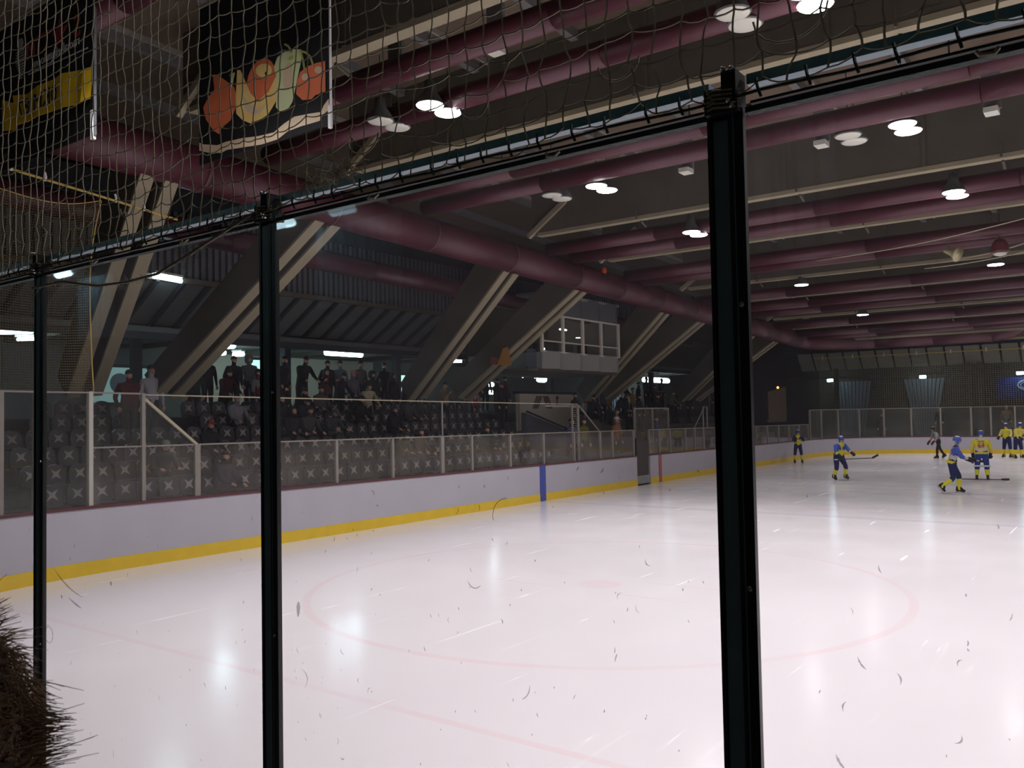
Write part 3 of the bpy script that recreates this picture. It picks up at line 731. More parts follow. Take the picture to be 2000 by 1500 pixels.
xs = [-3.4917] + PX + [2.58]
GN = ['leftmost', 'second from left, between left and middle post', 'wide, between middle and right post', 'right of the thick post, cut by the frame', 'first one outside the frame at right', 'second one outside the frame at right']
def scuffs(par, x0, x1, n, seed):
    r = random.Random(seed); mb = MB()
    def stroke(x, z, L_, a, wd, cur):
        k = 6; pts = []
        for i in range(k + 1):
            t = i / k - .5; an = a + cur * t; pts.append((x + cos(a) * L_ * t - sin(a) * cur * L_ * t * t, z + sin(a) * L_ * t + cos(a) * cur * L_ * t * t))
        vs = []; fs = []
        for i, (px, pz) in enumerate(pts):
            t = i / k; ww = wd * (.35 + sin(pi * t)) * r.uniform(.6, 1.2)
            nx_, nz_ = -sin(a), cos(a)
            for s in (-1, 1):
                vs.append((px + nx_ * ww * s, YG - .0072, pz + nz_ * ww * s)); 
        for i in range(k): q = i * 2; fs.append((q, q + 1, q + 3, q + 2))
        mb.add(vs, fs)
    for _ in range(n):
        x = r.uniform(x0 + .03, x1 - .03); z = 1.55 + (r.random() ** .8) * 1.05
        stroke(x, z, r.choice((.003, .004, .005, .007, .010, .014)), r.uniform(.9, 2.4), r.uniform(.0004, .0009), r.uniform(-1.2, 1.2))
    return mb, stroke
for i in range(6):
    a, b = xs[i] + .02, xs[i + 1] - .02
    o = thing('glass_shield', 'clear scratched near glass pane, ' + GN[i], 'glass', ((a + b) / 2, YG, 1.1), group=None)
    MB().bbox((a, YG - .006, 1.1), (b, YG + .006, 3.07)).build('sheet', M['glass_near'], o)
    mb, st = scuffs(o, a, b, (60, 90, 170, 110, 90, 60)[i], 20 + i)
    big = [[], [(-2.32, 2.222, .17, -.38, .0016, .25), (-2.28, 2.18, .07, -.3, .002, .1), (-2.1, 2.25, .012, 1.5, .004, 0), (-2.35, 2.19, .008, .2, .004, 0), (-1.85, 1.75, .02, 1.2, .004, 0)],
           [(-1.385, 2.27, .03, 1.5, .006, 0), (-.93, 2.36, .03, -.2, .0012, 1.2), (-.9, 2.01, .016, 1.2, .006, 0), (-.84, 2.01, .013, -.5, .004, 0), (-.82, 2.2, .03, 1.0, .001, .6), (-1.24, 1.97, .028, 1.1, .0014, 1.5), (-1.26, 2.0, .012, .1, .001, 1), (-1.36, 2.14, .04, 1.9, .001, 1.4), (-.52, 2.0, .02, 1.4, .005, .2)],
           [(-.1, 2.27, .012, .6, .004, 0), (-.085, 2.27, .014, -.3, .0035, 0), (-.33, 2.2, .02, -1.0, .0015, .3), (-.3, 2.33, .018, -1, .001, .4), (-.2, 2.1, .018, .4, .0025, .8), (-.36, 2.0, .02, -.6, .003, 0)], [], []][i]
    for q in big: st(*q)
    if mb.v: m_ = mb.build('scuff_marks', M['scuff'], o); m_['kind'] = 'stuff'
    # faint arcs left by pucks
    mb = MB()
    for (cx, cz, rad, t0, t1) in ((( -.855, 2.485, .03, 1.6, 3.4),) if i == 2 else ((-2.42, 2.08, .022, 0, 6.2),) if i == 1 else ()):
        mb.tube([(cx + rad * cos(t0 + (t1 - t0) * k / 14), YG - .0075, cz + rad * sin(t0 + (t1 - t0) * k / 14)) for k in range(15)], .0006, 4)
    if mb.v: mb.build('puck_arc', M['scuff'], o)
RN = ['left end', 'left', 'middle', 'right', 'first outer right', 'second outer right']
for i in range(6):
    a, b = xs[i] + .03, xs[i + 1] - .026
    o = thing('top_rail', 'thin blue rail above the near glass edge, %s span' % RN[i], 'rail', ((a + b) / 2, YG, 3.09), group=None)
    MB().bbox((a, YG + .0, 3.108), (b, YG + .02, 3.123)).build('blue_bar', M['rail_blue'], o)
    MB().bbox((a, YG - .008, 3.066), (b, YG + .008, 3.074)).build('glass_seat', M['tape'], o)
    MB().bbox((a, YG + .012, 3.085), (b, YG + .02, 3.089)).build('lower_wire', M['black'], o)
    for k in range(2):
        x = a + (b - a) * (.3 + .42 * k); MB().tube([(x, YG - .02, 3.07), (x + .004, YG - .026, 3.063), (x + .018, YG - .024, 3.062), (x + .022, YG - .018, 3.07)], .003, 5).build('clip', M['cream'], o)

# ------------------------------------------------------------------ stand on the left
TX = lambda k: -15.85 - .85 * k            # front edge of tier k
TZ = lambda k: .72 + .335 * k              # tread height
stand = sthing('trim_20', 'dark stepped concrete stand behind the left boards')
for k in range(7):
    MB().bbox((TX(k) - .85 if k < 6 else -21.2, -2, -.05), (TX(k), 50, TZ(k))).build('step', M['step'], stand)
MB().bbox((LX, -2, -.05), (-20.95, 54, 2.78)).build('concourse_floor', M['step'], stand)
MB().bbox((LX, 50, -.05), (-15.6, 60, .75)).build('step', M['step'], stand)
st2 = sthing('trim_21', 'low floor behind the far end')
MB().bbox((-16, 55.8, -.05), (16, FARY, .55)).build('step', M['step'], st2)
MB().bbox((-16, 57.8, .55), (16, FARY, .9)).build('step', M['step'], st2)
near = sthing('trim_22', 'viewer stand behind the near glass')
MB().bbox((-20, NEARY, -.05), (20, 1.0, 1.05)).build('step', M['step'], near)

def make_seat():
    o = thing('stadium_seat', '', 'seat')
    # built facing +x, origin on the tread below the seat back
    prof = [(-.2, 0), (-.21, .2), (-.19, .3), (-.12, .37), (0, .39), (.12, .37), (.19, .3), (.21, .2), (.2, 0)]
    b = MB()
    b.prism([(u, v) for u, v in prof], lambda u, v: (-.02 - .12 * v + .35 * u * u, u, .42 + v), (-.035, 0, 0)); b.build('backrest', M['seat'], o, local=True)
    s = MB(); s.prism([(-.2, 0), (-.21, .3), (-.16, .4), (.16, .4), (.21, .3), (.2, 0)], lambda u, v: (-.02 + v, u, .42 + .03 * v), (0, 0, -.035)); s.build('seat_pan', M['seat'], o, local=True)
    e = MB()
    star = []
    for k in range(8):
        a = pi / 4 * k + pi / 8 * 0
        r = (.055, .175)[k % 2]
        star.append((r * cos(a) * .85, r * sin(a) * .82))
    e.prism(star, lambda u, v: (.003 - .12 * (v + .2) + .35 * u * u, u, .62 + v), (-.02, 0, 0)); e.build('star_highlight', M['mark'], o, local=True)  # star-shaped glint of the curved plastic, modelled as a pale piece
    p = MB(); p.bbox((-.06, -.03, 0), (0, .03, .42)); p.build('bracket', M['seat'], o, local=True)
    return o
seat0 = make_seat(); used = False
ROWS = {0: (7.0, 24.2), 1: (7.0, 24.2), 2: (7.2, 24.4), 3: (7.6, 24.6), 4: (8.2, 24.6), 5: (8.8, 24.6)}
taken = []
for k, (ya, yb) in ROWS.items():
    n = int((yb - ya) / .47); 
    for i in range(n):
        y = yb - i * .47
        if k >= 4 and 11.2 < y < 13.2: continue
        lab = 'black seat with painted star highlight, %s row up, %s from the stair end' % (ORD[k], ordn(i))
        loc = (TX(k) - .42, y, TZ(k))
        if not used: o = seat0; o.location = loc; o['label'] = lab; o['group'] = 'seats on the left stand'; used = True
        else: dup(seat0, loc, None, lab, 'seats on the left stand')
        taken.append((k, y))

# stair walls of the entrance
sw = thing('stair_wall', 'dark slanting stair wall beside the seats under the press cabin', 'wall', (-17.9, 26.3, .7))
MB().prism([(25.0, .5), (28.3, .5), (28.3, 1.9), (25.0, 2.75)], lambda u, v: (-17.8, u, v), (-.2, 0, 0)).build('wall_body', mat('slate', (.075, .08, .10), .8, noise=.2), sw)
MB().bar((-17.75, 25.0, 2.8), (-17.75, 28.3, 1.95), .06, .05).build('handrail', M['black'], sw)
pw = thing('parapet', 'cream entrance parapet with a maroon chevron emblem', 'wall', (-19.6, 29, 2.2))
MB().bbox((-19.7, 27.0, 1.9), (-19.5, 31.0, 3.5)).build('wall_body', mat('parapet_cream', (.60, .56, .45), .7), pw)
MB().bbox((-19.75, 26.9, 3.5), (-19.45, 31.0, 3.6)).build('coping', M['black'], pw)
for k in range(4):
    for s in (-1, 1):
        c = 28.55
        MB().bar((-19.48, c + s * (.06 + k * .11), 3.42), (-19.48, c + s * (.34 + k * .11), 2.92), .02, .045, (1, 0, 0)).build('chevron', M['maroon'], pw)
MB().bbox((-19.5, 29.6, 3.0), (-19.47, 29.66, 3.4)).build('emblem_stem', M['maroon'], pw); MB().bbox((-19.5, 29.55, 3.3), (-19.47, 29.71, 3.42)).build('emblem_head', M['maroon'], pw)
rw = thing('ramp_wall', 'brown sloping ramp wall right of the ladder', 'wall', (-17.4, 29, .7))
MB().prism([(28.0, .5), (33.5, .5), (33.5, 1.6), (28.0, 2.6)], lambda u, v: (-17.3, u, v), (-.2, 0, 0)).build('wall_body', M['brownwall'], rw)

# ------------------------------------------------------------------ concourse behind the stand
conc = sthing('trim_23', 'dim concourse ceiling and wall behind the stand')
MB().bbox((LX, -2, 5.15), (-22.0, 50, 5.3)).build('slab', M['soffit'], conc)
MB().bbox((-22.2, -2, 4.95), (-22.0, 50, 5.15)).build('fascia', M['rib'], conc)
for k in range(24):
    y = 3 + k * 2.0
    MB().bbox((LX, y, 5.0), (-22.2, y + .12, 5.15)).build('joist', M['concrete'], conc)
for k in range(9):
    y = 8.0 + k * 5.3
    MB().bbox((-23.2, y - .12, 2.78), (-22.95, y + .12, 5.15)).build('column', M['rib'], conc)
# slanted soffit panels with dark ribs
sof = sthing('trim_24', 'slanted soffit panels above the concourse')
S0, S1 = (-22.4, 5.4), (-20.7, 6.45)
for k in range(50):
    y = 4 + k * .78
    MB().add([(S0[0], y, S0[1]), (S0[0], y + .66, S0[1]), (S1[0], y + .66, S1[1]), (S1[0], y, S1[1]), (S0[0] - .05, y, S0[1] + .08), (S0[0] - .05, y + .66, S0[1] + .08), (S1[0] - .05, y + .66, S1[1] + .08), (S1[0] - .05, y, S1[1] + .08)],
             [(0, 1, 2, 3), (7, 6, 5, 4), (0, 4, 5, 1), (1, 5, 6, 2), (2, 6, 7, 3), (3, 7, 4, 0)]).build('soffit_panel', M['soffit'], sof)
    MB().bar((S0[0] + .03, y + .72, S0[1] - .04), (S1[0] + .03, y + .72, S1[1] - .04), .1, .14, (0, 0, 1)).build('rib', M['rib'], sof)
cw = sthing('trim_25', 'grey corrugated wall above the soffit')
MB().bbox((-20.9, 2, 6.4), (-20.8, 46, 9)).build('sheet_backing', M['rib'], cw)
MB().bbox((-20.8, 2, 6.38), (-20.62, 46, 6.52)).build('edge_beam', M['concrete'], cw)
for k in range(180):
    y = 4 + k * .21
    MB().bbox((-20.8, y, 6.5), (-20.74, y + .12, 8.3)).build('corrugation', M['corrugated'], cw)
MB().bbox((LX + .0, 17.4, 2.8), (LX + .015, 25.5, 5.0)).build('wall_panel', mat('cream_panel', (.40, .37, .29), .7), conc)
MB().bbox((LX + .0, 11.0, 2.8), (LX + .015, 12.6, 5.0)).build('wall_panel', M['corrugated'], conc)
# lit openings, doors, posters on the back wall
def wall_panel(y0, y1, z0, z1, m, name, label, cat, x=LX + .02, frame=M['rib']):
    o = thing(name, label, cat, (x, (y0 + y1) / 2, z0))
    MB().bbox((x, y0, z0), (x + .04, y1, z1)).build('pane', m, o)
    for a, b, c, d in ((y0 - .08, y0, z0, z1), (y1, y1 + .08, z0, z1), (y0 - .08, y1 + .08, z1, z1 + .1), (y0 - .08, y1 + .08, z0 - .08, z0)):
        MB().bbox((x, a, c), (x + .08, b, d)).build('frame', frame, o)
    return o
wall_panel(19.3, 20.5, 4.35, 4.85, M['lit_window'], 'lit_window', 'bright greenish upper window beside the second post', 'window')
wall_panel(19.3, 20.5, 3.1, 4.15, M['lit_window'], 'lit_window', 'bright greenish lower window beside the second post', 'window')
wall_panel(26.0, 27.4, 3.6, 4.5, M['lit_window'], 'lit_window', 'bright striped window behind the standing crowd', 'window')
pst = wall_panel(13.4, 15.6, 3.3, 4.4, M['lit_poster'], 'lit_poster', 'lit pale poster in a blue frame left of the wide strut', 'poster')
MB().lathe([(.32, 0), (.32, .02)], (LX + .07, 14.4, 3.9), 16, Matrix.Rotation(pi / 2, 3, 'Y')).build('disc', M['corrugated_pale'], pst)
for k in range(4): MB().bbox((LX, 9.0 + k * .5, 3.0), (LX + .06, 9.4 + k * .5, 4.9)).build('locker', M['corrugated_pale'], conc)
for k in range(9): MB().bbox((LX, 44.0 + k * .34, 2.8), (LX + .08, 44.22 + k * .34, 5.0)).build('wall_sheet', M['corrugated_pale'], conc)
# fluorescent lights
def tube_light(p, q, label, r=.06, m='tube', housing=True):
    p, q = Vector(p), Vector(q); o = thing('fluorescent_light', label, 'light', tuple((p + q) / 2), group='fluorescent lights')
    MB().tube([p, q], r, 8).build('tube', M[m], o, True)
    for e_ in (p, q):
        if label.startswith(('white', 'small white')): MB().tube([e_, (e_.x, e_.y, 4.98)], .012, 5).build('hanger', M['lamp_body'], o)
    if housing:
        MB().bar(p + Vector((0, 0, r + .05)), q + Vector((0, 0, r + .05)), .2, .06).build('housing', M['frame_white'], o)
    return o
tube_light((-22.9, 20.2, 4.98), (-22.9, 21.9, 4.98), 'bright bluish tube above the standing crowd, right of second post', .10)
tube_light((-23.6, 16.1, 5.0), (-22.7, 16.3, 5.0), 'bluish tube left of the second post, above the crowd', .10)
tube_light((-24.8, 17.0, 4.9), (-24.3, 17.1, 4.9), 'small bluish tube under the concourse, left one of two', .08)
tube_light((-24.8, 17.8, 4.9), (-24.4, 17.9, 4.9), 'small bluish tube under the concourse, right one of two', .07)
tube_light((-23.3, 9.6, 5.02), (-22.5, 10.2, 5.02), 'bluish tube behind the corner net at the left edge', .08)
tube_light((-23.3, 10.2, 4.85), (-22.7, 10.6, 4.85), 'thin lower bluish tube behind the corner net', .035)
tube_light((-20.5, 12.3, 6.44), (-20.5, 13.1, 6.40), 'bluish tube under the corrugated wall left of the wide strut', .06)
tube_light((-22.4, 13.3, 5.75), (-22.4, 13.8, 5.78), 'faint bluish tube lower down left of the wide strut', .04)
tube_light((-22.6, 26.7, 4.95), (-22.3, 26.9, 4.95), 'small bluish light between the two struts of the middle pair', .09)
tube_light((-23.6, 45.2, 4.62), (-23.6, 48.4, 4.62), 'bright blue tube above the crowd beyond the press cabin', .13)
for k, x in enumerate((-8.7, -9.95, -16.4)):
    o = tube_light((x - .2, -5.7, 5.5), (x + .2, -5.7, 5.5), 'bluish tube on the near wall behind the viewer, %s' % ORD[k], .07, 'tube_dim' if k == 0 else 'tube')
    MB().bbox((x - .05, NEARY + .005, 5.6), (x + .05, -5.6, 5.66)).build('wall_arm', M['alu'], o)
# under cabin bar lights
tube_light((-22.3, 32.4, 4.3), (-22.3, 32.9, 4.3), 'white bar lamp under the press cabin', .13)
tube_light((-22.4, 28.3, 3.66), (-22.4, 29.1, 3.66), 'white counter light over the cream parapet', .07)
tube_light((-22.5, 28.9, 4.0), (-22.5, 29.2, 4.0), 'small white light left of the parapet top', .08)
bl = thing('bar_lights', 'string of red, green and white bulbs under the press cabin', 'lights', (-22, 31, 4.5))
for k in range(14):
    MB().sphere((-22 + .2 * sin(k), 30.2 + k * .16, 4.42 + .07 * sin(k * 2.1)), .035, 6, 4).build('bulb', M[('lit_red', 'lit_green', 'tube_warm')[k % 3]], bl)
MB().tube([(-22, 30.1, 4.48), (-22, 32.5, 4.5)], .012, 5).build('cord', M['black'], bl)
# barrier flag and stand left of the cabin
fl = thing('orange_flag', 'orange and dark red cloth hung left of the press cabin', 'flag', (-17.2, 24.0, 4.4))
MB().add([(-17.2, 22.6, 4.35), (-17.2, 23.4, 4.35), (-17.2, 23.2, 5.0), (-17.19, 22.9, 4.9), (-17.23, 22.6, 4.35), (-17.23, 23.4, 4.35), (-17.23, 23.2, 5.0), (-17.22, 22.9, 4.9)], [(0, 1, 2, 3), (7, 6, 5, 4), (0, 4, 5, 1), (1, 5, 6, 2), (2, 6, 7, 3), (3, 7, 4, 0)]).build('orange_cloth', cm((.22, .10, .015)), fl)
MB().bbox((-17.22, 22.2, 4.35), (-17.19, 22.6, 4.6)).build('red_cloth', cm((.09, .015, .02)), fl)

# ------------------------------------------------------------------ press cabin
pc = thing('press_cabin', 'white press cabin with four windows hanging above the stand', 'cabin', (-17.1, 27.8, 4.3))
y0, y1, xf = 25.0, 30.5, -17.05
MB().bbox((-20.5, y0 + .05, 4.22), (xf - .1, y1, 4.34)).build('floor_slab', M['concrete'], pc)
MB().bbox((-20.5, y0, 6.95), (xf + .1, y1, 7.05)).build('roof_slab', M['cabin'], pc)
MB().bbox((-20.5, y1 - .08, 4.3), (xf - .05, y1, 7.0)).build('side_wall', M['cabin'], pc)
MB().bbox((-20.5, y0, 4.3), (xf - .05, y0 + .08, 4.9)).build('side_wall', M['cabin'], pc)
MB().bbox((-20.5, y0, 4.3), (-20.4, y1, 7)).build('back_wall', M['dark_room'], pc)
n = 4; wd = (y1 - y0) / n
for k in range(n):
    a, m_, b = y0 + k * wd, y0 + (k + .55) * wd, y0 + (k + 1) * wd
    for (u, v, xa, xb) in ((a, m_, xf, xf + .26), (m_, b, xf + .26, xf)):
        MB().add([(xa, u, 4.3), (xb, v, 4.3), (xb, v, 4.9), (xa, u, 4.9), (xa - .06, u, 4.3), (xb - .06, v, 4.3), (xb - .06, v, 4.9), (xa - .06, u, 4.9)], [(0, 1, 2, 3), (7, 6, 5, 4), (0, 4, 5, 1), (1, 5, 6, 2), (2, 6, 7, 3), (3, 7, 4, 0)]).build('spandrel_panel', M['cabin'], pc)
        MB().add([(xa, u, 6.28), (xb, v, 6.28), (xb, v, 7.0), (xa, u, 7.0), (xa - .06, u, 6.28), (xb - .06, v, 6.28), (xb - .06, v, 7.0), (xa - .06, u, 7.0)], [(0, 1, 2, 3), (7, 6, 5, 4), (0, 4, 5, 1), (1, 5, 6, 2), (2, 6, 7, 3), (3, 7, 4, 0)]).build('upper_panel', M['corrugated'], pc)
    wf = MB()
    for c in ((a, b) if k == n - 1 else (a,)): wf.bbox((xf - .03, c - .055, 4.9), (xf + .06, c + .055, 6.28))
    wf.bbox((xf - .03, a + .056, 4.88), (xf + .05, b - .056, 4.95)); wf.bbox((xf - .03, a + .056, 6.22), (xf + .05, b - .056, 6.28)); wf.bbox((xf - .03, a + .056, 5.28), (xf + .03, b - .056, 5.32))
    f = wf.build('window_frame', M['frame_white'], pc)
    MB().bbox((xf - .005, a + .04, 4.95), (xf + .005, b - .04, 6.22)).build('window_pane', M['glass_cabin'], f)
MB().bbox((-19.2, y0 + .4, 4.34), (-18.6, y1 - .4, 5.05)).build('desk', M['dark_room'], pc)
for (yy, zz, ln) in ((26.0, 5.55, .14), (27.3, 5.22, .35), (28.1, 5.28, .25), (29.5, 6.15, .5)):
    MB().tube([(-19.2, yy, zz + .02), (-19.2, yy + ln, zz + .02)], .035, 6).build('desk_light', M['tube_warm'], pc)
for (yy, h) in ((27.8, .95), (28.9, .8), (30.0, .9), (26.4, .7)): MB().bbox((-18.7, yy, 5.05), (-18.4, yy + .3, 5.05 + h * .5)).build('monitor', M['black'], pc)
bg = thing('glass_balcony', 'bluish glass balcony panel left of the press cabin', 'glass', (-17.3, 24.2, 4.3))
MB().bbox((-17.3, 24.4, 4.35), (-17.28, 25.0, 5.0)).build('pane', glass_mat('glass_blue', .2, (.7, .8, .9), .1, 1, (.3, .36, .42)), bg)
MB().bbox((-17.34, 24.4, 4.3), (-17.26, 25.0, 4.36)).build('rail', M['concrete'], bg)
MB().bbox((-18.4, 24.4, 4.22), (-17.2, 25.0, 4.32)).build('deck', M['concrete'], bg)

# ------------------------------------------------------------------ far end wall
SOFFAR_LIT = mat('soffit_far_lit', (.34, .33, .26), .8, noise=.2, nscale=1)  # soffit colour raised here to stand for light thrown up by the ice
fw = sthing('trim_26', 'far end concourse with slanted soffit panels')
for k in range(34):
    x = -19 + k * 1.02
    MB().add([(x, 59.9, 5.35), (x + .88, 59.9, 5.35), (x + .88, 59.0, 6.45), (x, 59.0, 6.45), (x, 60, 5.4), (x + .88, 60, 5.4), (x + .88, 59.1, 6.5), (x, 59.1, 6.5)], [(0, 1, 2, 3), (7, 6, 5, 4), (0, 4, 5, 1), (1, 5, 6, 2), (2, 6, 7, 3), (3, 7, 4, 0)]).build('soffit_panel', SOFFAR_LIT, fw)
MB().bbox((-20, 59.6, 4.75), (16, 60.0, 4.9)).build('edge_beam', M['concrete'], fw)
MB().bbox((-20, 59.2, 6.4), (16, 59.5, 8)).build('upper_wall', M['rib'], fw)
for x in (-16.6, -8.6, -8.0, -1): MB().bbox((x - .13, 59.4, .5), (x + .13, 59.7, 5.4)).build('column', M['concrete'], fw)
MB().bbox((-13.2, 58.0, 6.55), (-7.8, 58.1, 6.7)).build('pale_beam', M['frame_white'], fw)
for cx, tw, bw in ((-16.2, 2.6, 1.6), (-11.6, 2.5, 1.1), (-1, 2.5, 1.1)):
    for k in range(10):
        f0 = (k + .1) / 10 - .5; f1 = (k + .9) / 10 - .5
        MB().add([(cx + bw * f0, 61.9, .9), (cx + bw * f1, 61.9, .9), (cx + tw * f1, 61.9, 4.6), (cx + tw * f0, 61.9, 4.6), (cx + bw * f0, 61.8, .9), (cx + bw * f1, 61.8, .9), (cx + tw * f1, 61.8, 4.6), (cx + tw * f0, 61.8, 4.6)], [(0, 1, 2, 3), (7, 6, 5, 4), (0, 4, 5, 1), (1, 5, 6, 2), (2, 6, 7, 3), (3, 7, 4, 0)]).build('wall_sheet', M['corrugated_pale'], fw)
for x, n_ in ((-17.25, 'left'), (-11.4, 'middle'), (-5.95, 'right')):
    tube_light((x - .18, 60.4, 4.68), (x + .18, 60.4, 4.68), 'small bluish light on the far wall, %s one' % n_, .10, 'tube')
bb = thing('blue_banner', 'blue advertising banner with a white oval emblem on the far wall', 'banner', (-4.6, 61, 3.2))
MB().bbox((-7.35, 60.95, 3.15), (-1.9, 61, 4.45)).build('cloth', cm((.02, .04, .22)), bb)
for rx, rz_, wd_ in ((1.55, .46, .05), (1.4, .36, .03)):
    pts = [(-4.6 + rx * cos(2 * pi * k / 40), 60.93, 3.95 + rz_ * sin(2 * pi * k / 40)) for k in range(41)]
    MB().tube(pts, wd_, 5, cap=False).build('oval_ring', cm((.45, .55, .7)), bb, True)
MB().bbox((-5.75, 60.93, 3.82), (-3.45, 60.945, 4.08)).build('emblem_band', cm((.35, .5, .65)), bb)
text_mesh('HOBLI', .3, 'lettering', cm((.02, .04, .2)), bb, lambda u, v, w_: (-4.6 + u * 1.6, 60.92 - w_, 3.95 + v))
sh = thing('wooden_screen', 'slatted brown wooden screen in the far left corner', 'screen', (-17, 49, 2))
for k in range(11):
    y = 47.5 + k * .28
    MB().bbox((-17.05, y, 2.1), (-17, y + .25, 3.75 + .03 * k)).build('slat', M['wood'], sh)
MB().bbox((-17.12, 47.4, 2.0), (-17.05, 50.7, 2.15)).build('sill', M['wood'], sh)
tag(MB().sphere((-17.025, 49.2, 4.0), .07, 8, 5).build('orange_lamp', M['lit_orange']), 'tiny orange light above the wooden screen', 'light')

# ------------------------------------------------------------------ banners hung at the near left
def strip_poly(pts, fr, th, name, m, par):
    """flat printed shape on the banner, pts in banner u,v"""
    MB().prism(pts, lambda u, v: fr(u, v), (0, th, 0)).build(name, m, par)
def ell(cx, cy, rx, ry, n=22, rot=0):
    return [(cx + rx * cos(t) * cos(rot) - ry * sin(t) * sin(rot), cy + rx * cos(t) * sin(rot) + ry * sin(t) * cos(rot)) for t in [2 * pi * k / n for k in range(n)]]
BY = 8.0
b2 = thing('fruit_banner', 'black hanging banner printed with red and green fruit and a pale swoosh', 'banner', (-10.6, BY, 6.7))
FR = lambda u, v: (u, BY - .012, v)
ORANGE = mat('print_orange', (.80, .20, .08), .6, noise=.3, nscale=3); GREEN = mat('print_green', (.48, .60, .18), .6, noise=.35, nscale=2.5, col2=(.7, .7, .5)); YEL = mat('print_yellow', (.78, .70, .24), .6, noise=.4, nscale=2.5, col2=(.85, .42, .14)); PALE = mat('print_pale', (.62, .55, .40), .6, noise=.25, nscale=1.5, col2=(.65, .42, .25)); LEAF = mat('print_leaf', (.4, .42, .15), .6)
MB().bbox((-12.0, BY, 6.74), (-8.92, BY + .015, 9.3)).build('cloth', M['banner'], b2)
MB().tube([(-12.0, BY, 9.3), (-8.9, BY, 9.3)], .03, 6).build('hanging_bar', M['alu'], b2)
pear1 = [(-11.63, 8.12), (-11.51, 8.09), (-11.31, 7.95), (-11.09, 7.79), (-11.02, 7.61), (-11.06, 7.44), (-11.19, 7.29), (-11.42, 7.22), (-11.48, 7.14), (-11.62, 7.22), (-11.82, 7.45), (-11.89, 7.65), (-11.75, 7.79), (-11.59, 7.87)]
gpear = [(-9.87, 8.01), (-9.67, 7.99), (-9.5, 7.94), (-9.49, 7.84), (-9.55, 7.67), (-9.62, 7.47), (-9.71, 7.23), (-9.82, 7.14), (-9.99, 7.15), (-10.08, 7.24), (-10.06, 7.42), (-10.05, 7.65), (-10.12, 7.84), (-10.04, 7.97)]
banana = [(-11.0, 8.03), (-10.92, 8.01), (-10.8, 7.8), (-10.68, 7.59), (-10.5, 7.43), (-10.25, 7.51), (-10.15, 7.62), (-10.04, 7.74), (-10.03, 7.53), (-10.08, 7.33), (-10.26, 7.18), (-10.5, 7.12), (-10.68, 7.13), (-10.87, 7.22), (-11.03, 7.36), (-11.04, 7.62)]
swoosh = [(-12.0, 7.11), (-11.89, 7.06), (-11.52, 6.97), (-11.29, 6.98), (-10.87, 6.95), (-10.5, 6.90), (-10.14, 6.88), (-9.91, 6.96), (-9.68, 7.01), (-9.35, 6.98), (-9.11, 6.95), (-9.05, 7.03), (-8.95, 7.10), (-8.93, 6.95), (-9.08, 6.9), (-9.14, 6.83), (-9.54, 6.84), (-9.83, 6.83), (-10.06, 6.76), (-10.44, 6.76), (-10.81, 6.80), (-11.29, 6.85), (-11.42, 6.83), (-11.76, 6.90), (-12.0, 6.98)]
def lay(k): return lambda u, v: (u, BY - .004 * k, v)
strip_poly(pear1, lay(1), .004, 'printed_pear', ORANGE, b2)
strip_poly(ell(-10.43, 7.72, .34, .33, 24), lay(1), .004, 'printed_apple', ORANGE, b2)
strip_poly(ell(-10.36, 7.86, .2, .1, 16, -.3), lay(2), .004, 'printed_highlight', YEL, b2)
strip_poly(ell(-10.3, 7.8, .03, .025, 10), lay(3), .004, 'printed_stalk_pit', M['fur_dark'], b2)
strip_poly(banana, lay(2), .004, 'printed_banana', YEL, b2)
strip_poly([(-10.86, 7.6), (-10.7, 7.42), (-10.5, 7.31), (-10.3, 7.33), (-10.45, 7.24), (-10.62, 7.25), (-10.8, 7.36)], lay(3), .004, 'printed_banana_sheen', PALE, b2)
strip_poly(gpear, lay(3), .004, 'printed_green_pear', GREEN, b2)
strip_poly(ell(-9.8, 7.62, .1, .2, 16, -.1), lay(4), .004, 'printed_pear_sheen', PALE, b2)
strip_poly(ell(-9.73, 7.88, .06, .03, 12), lay(4), .004, 'printed_calyx', LEAF, b2)
strip_poly([(-9.53, 7.62), (-9.37, 7.66), (-9.18, 7.66), (-9.0, 7.64), (-9.0, 7.2), (-9.21, 7.21), (-9.29, 7.17), (-9.48, 7.2), (-9.62, 7.32), (-9.6, 7.5)], lay(4), .004, 'printed_cherries', ORANGE, b2)
for c in ((-9.42, 7.52), (-9.14, 7.55)): strip_poly(ell(c[0], c[1], .08, .05, 12, -.3), lay(5), .004, 'printed_cherry_sheen', PALE, b2)
strip_poly(swoosh, lay(1), .004, 'printed_swoosh', PALE, b2)
for pts in ([(-9.85, 8.11), (-9.77, 8.06), (-9.7, 7.94)], [(-9.52, 7.92), (-9.4, 7.87), (-9.3, 7.78), (-9.23, 7.62)], [(-9.5, 7.92), (-9.45, 7.75), (-9.42, 7.6)], [(-11.12, 8.0), (-11.1, 7.9), (-11.13, 7.8)], [(-11.16, 7.99), (-11.1, 7.9), (-11.06, 8.0)]):
    MB().tube([(u, BY - .02, v) for u, v in pts], .016, 5).build('printed_stem', LEAF, b2)
MB().bbox((-8.925, BY - .01, 6.76), (-8.905, BY + .02, 9.3)).build('edge_batten', M['white'], b2)
MB().bbox((-8.95, BY - .02, 6.68), (-8.9, BY + .02, 7.0)).build('end_clip', M['white'], b2)

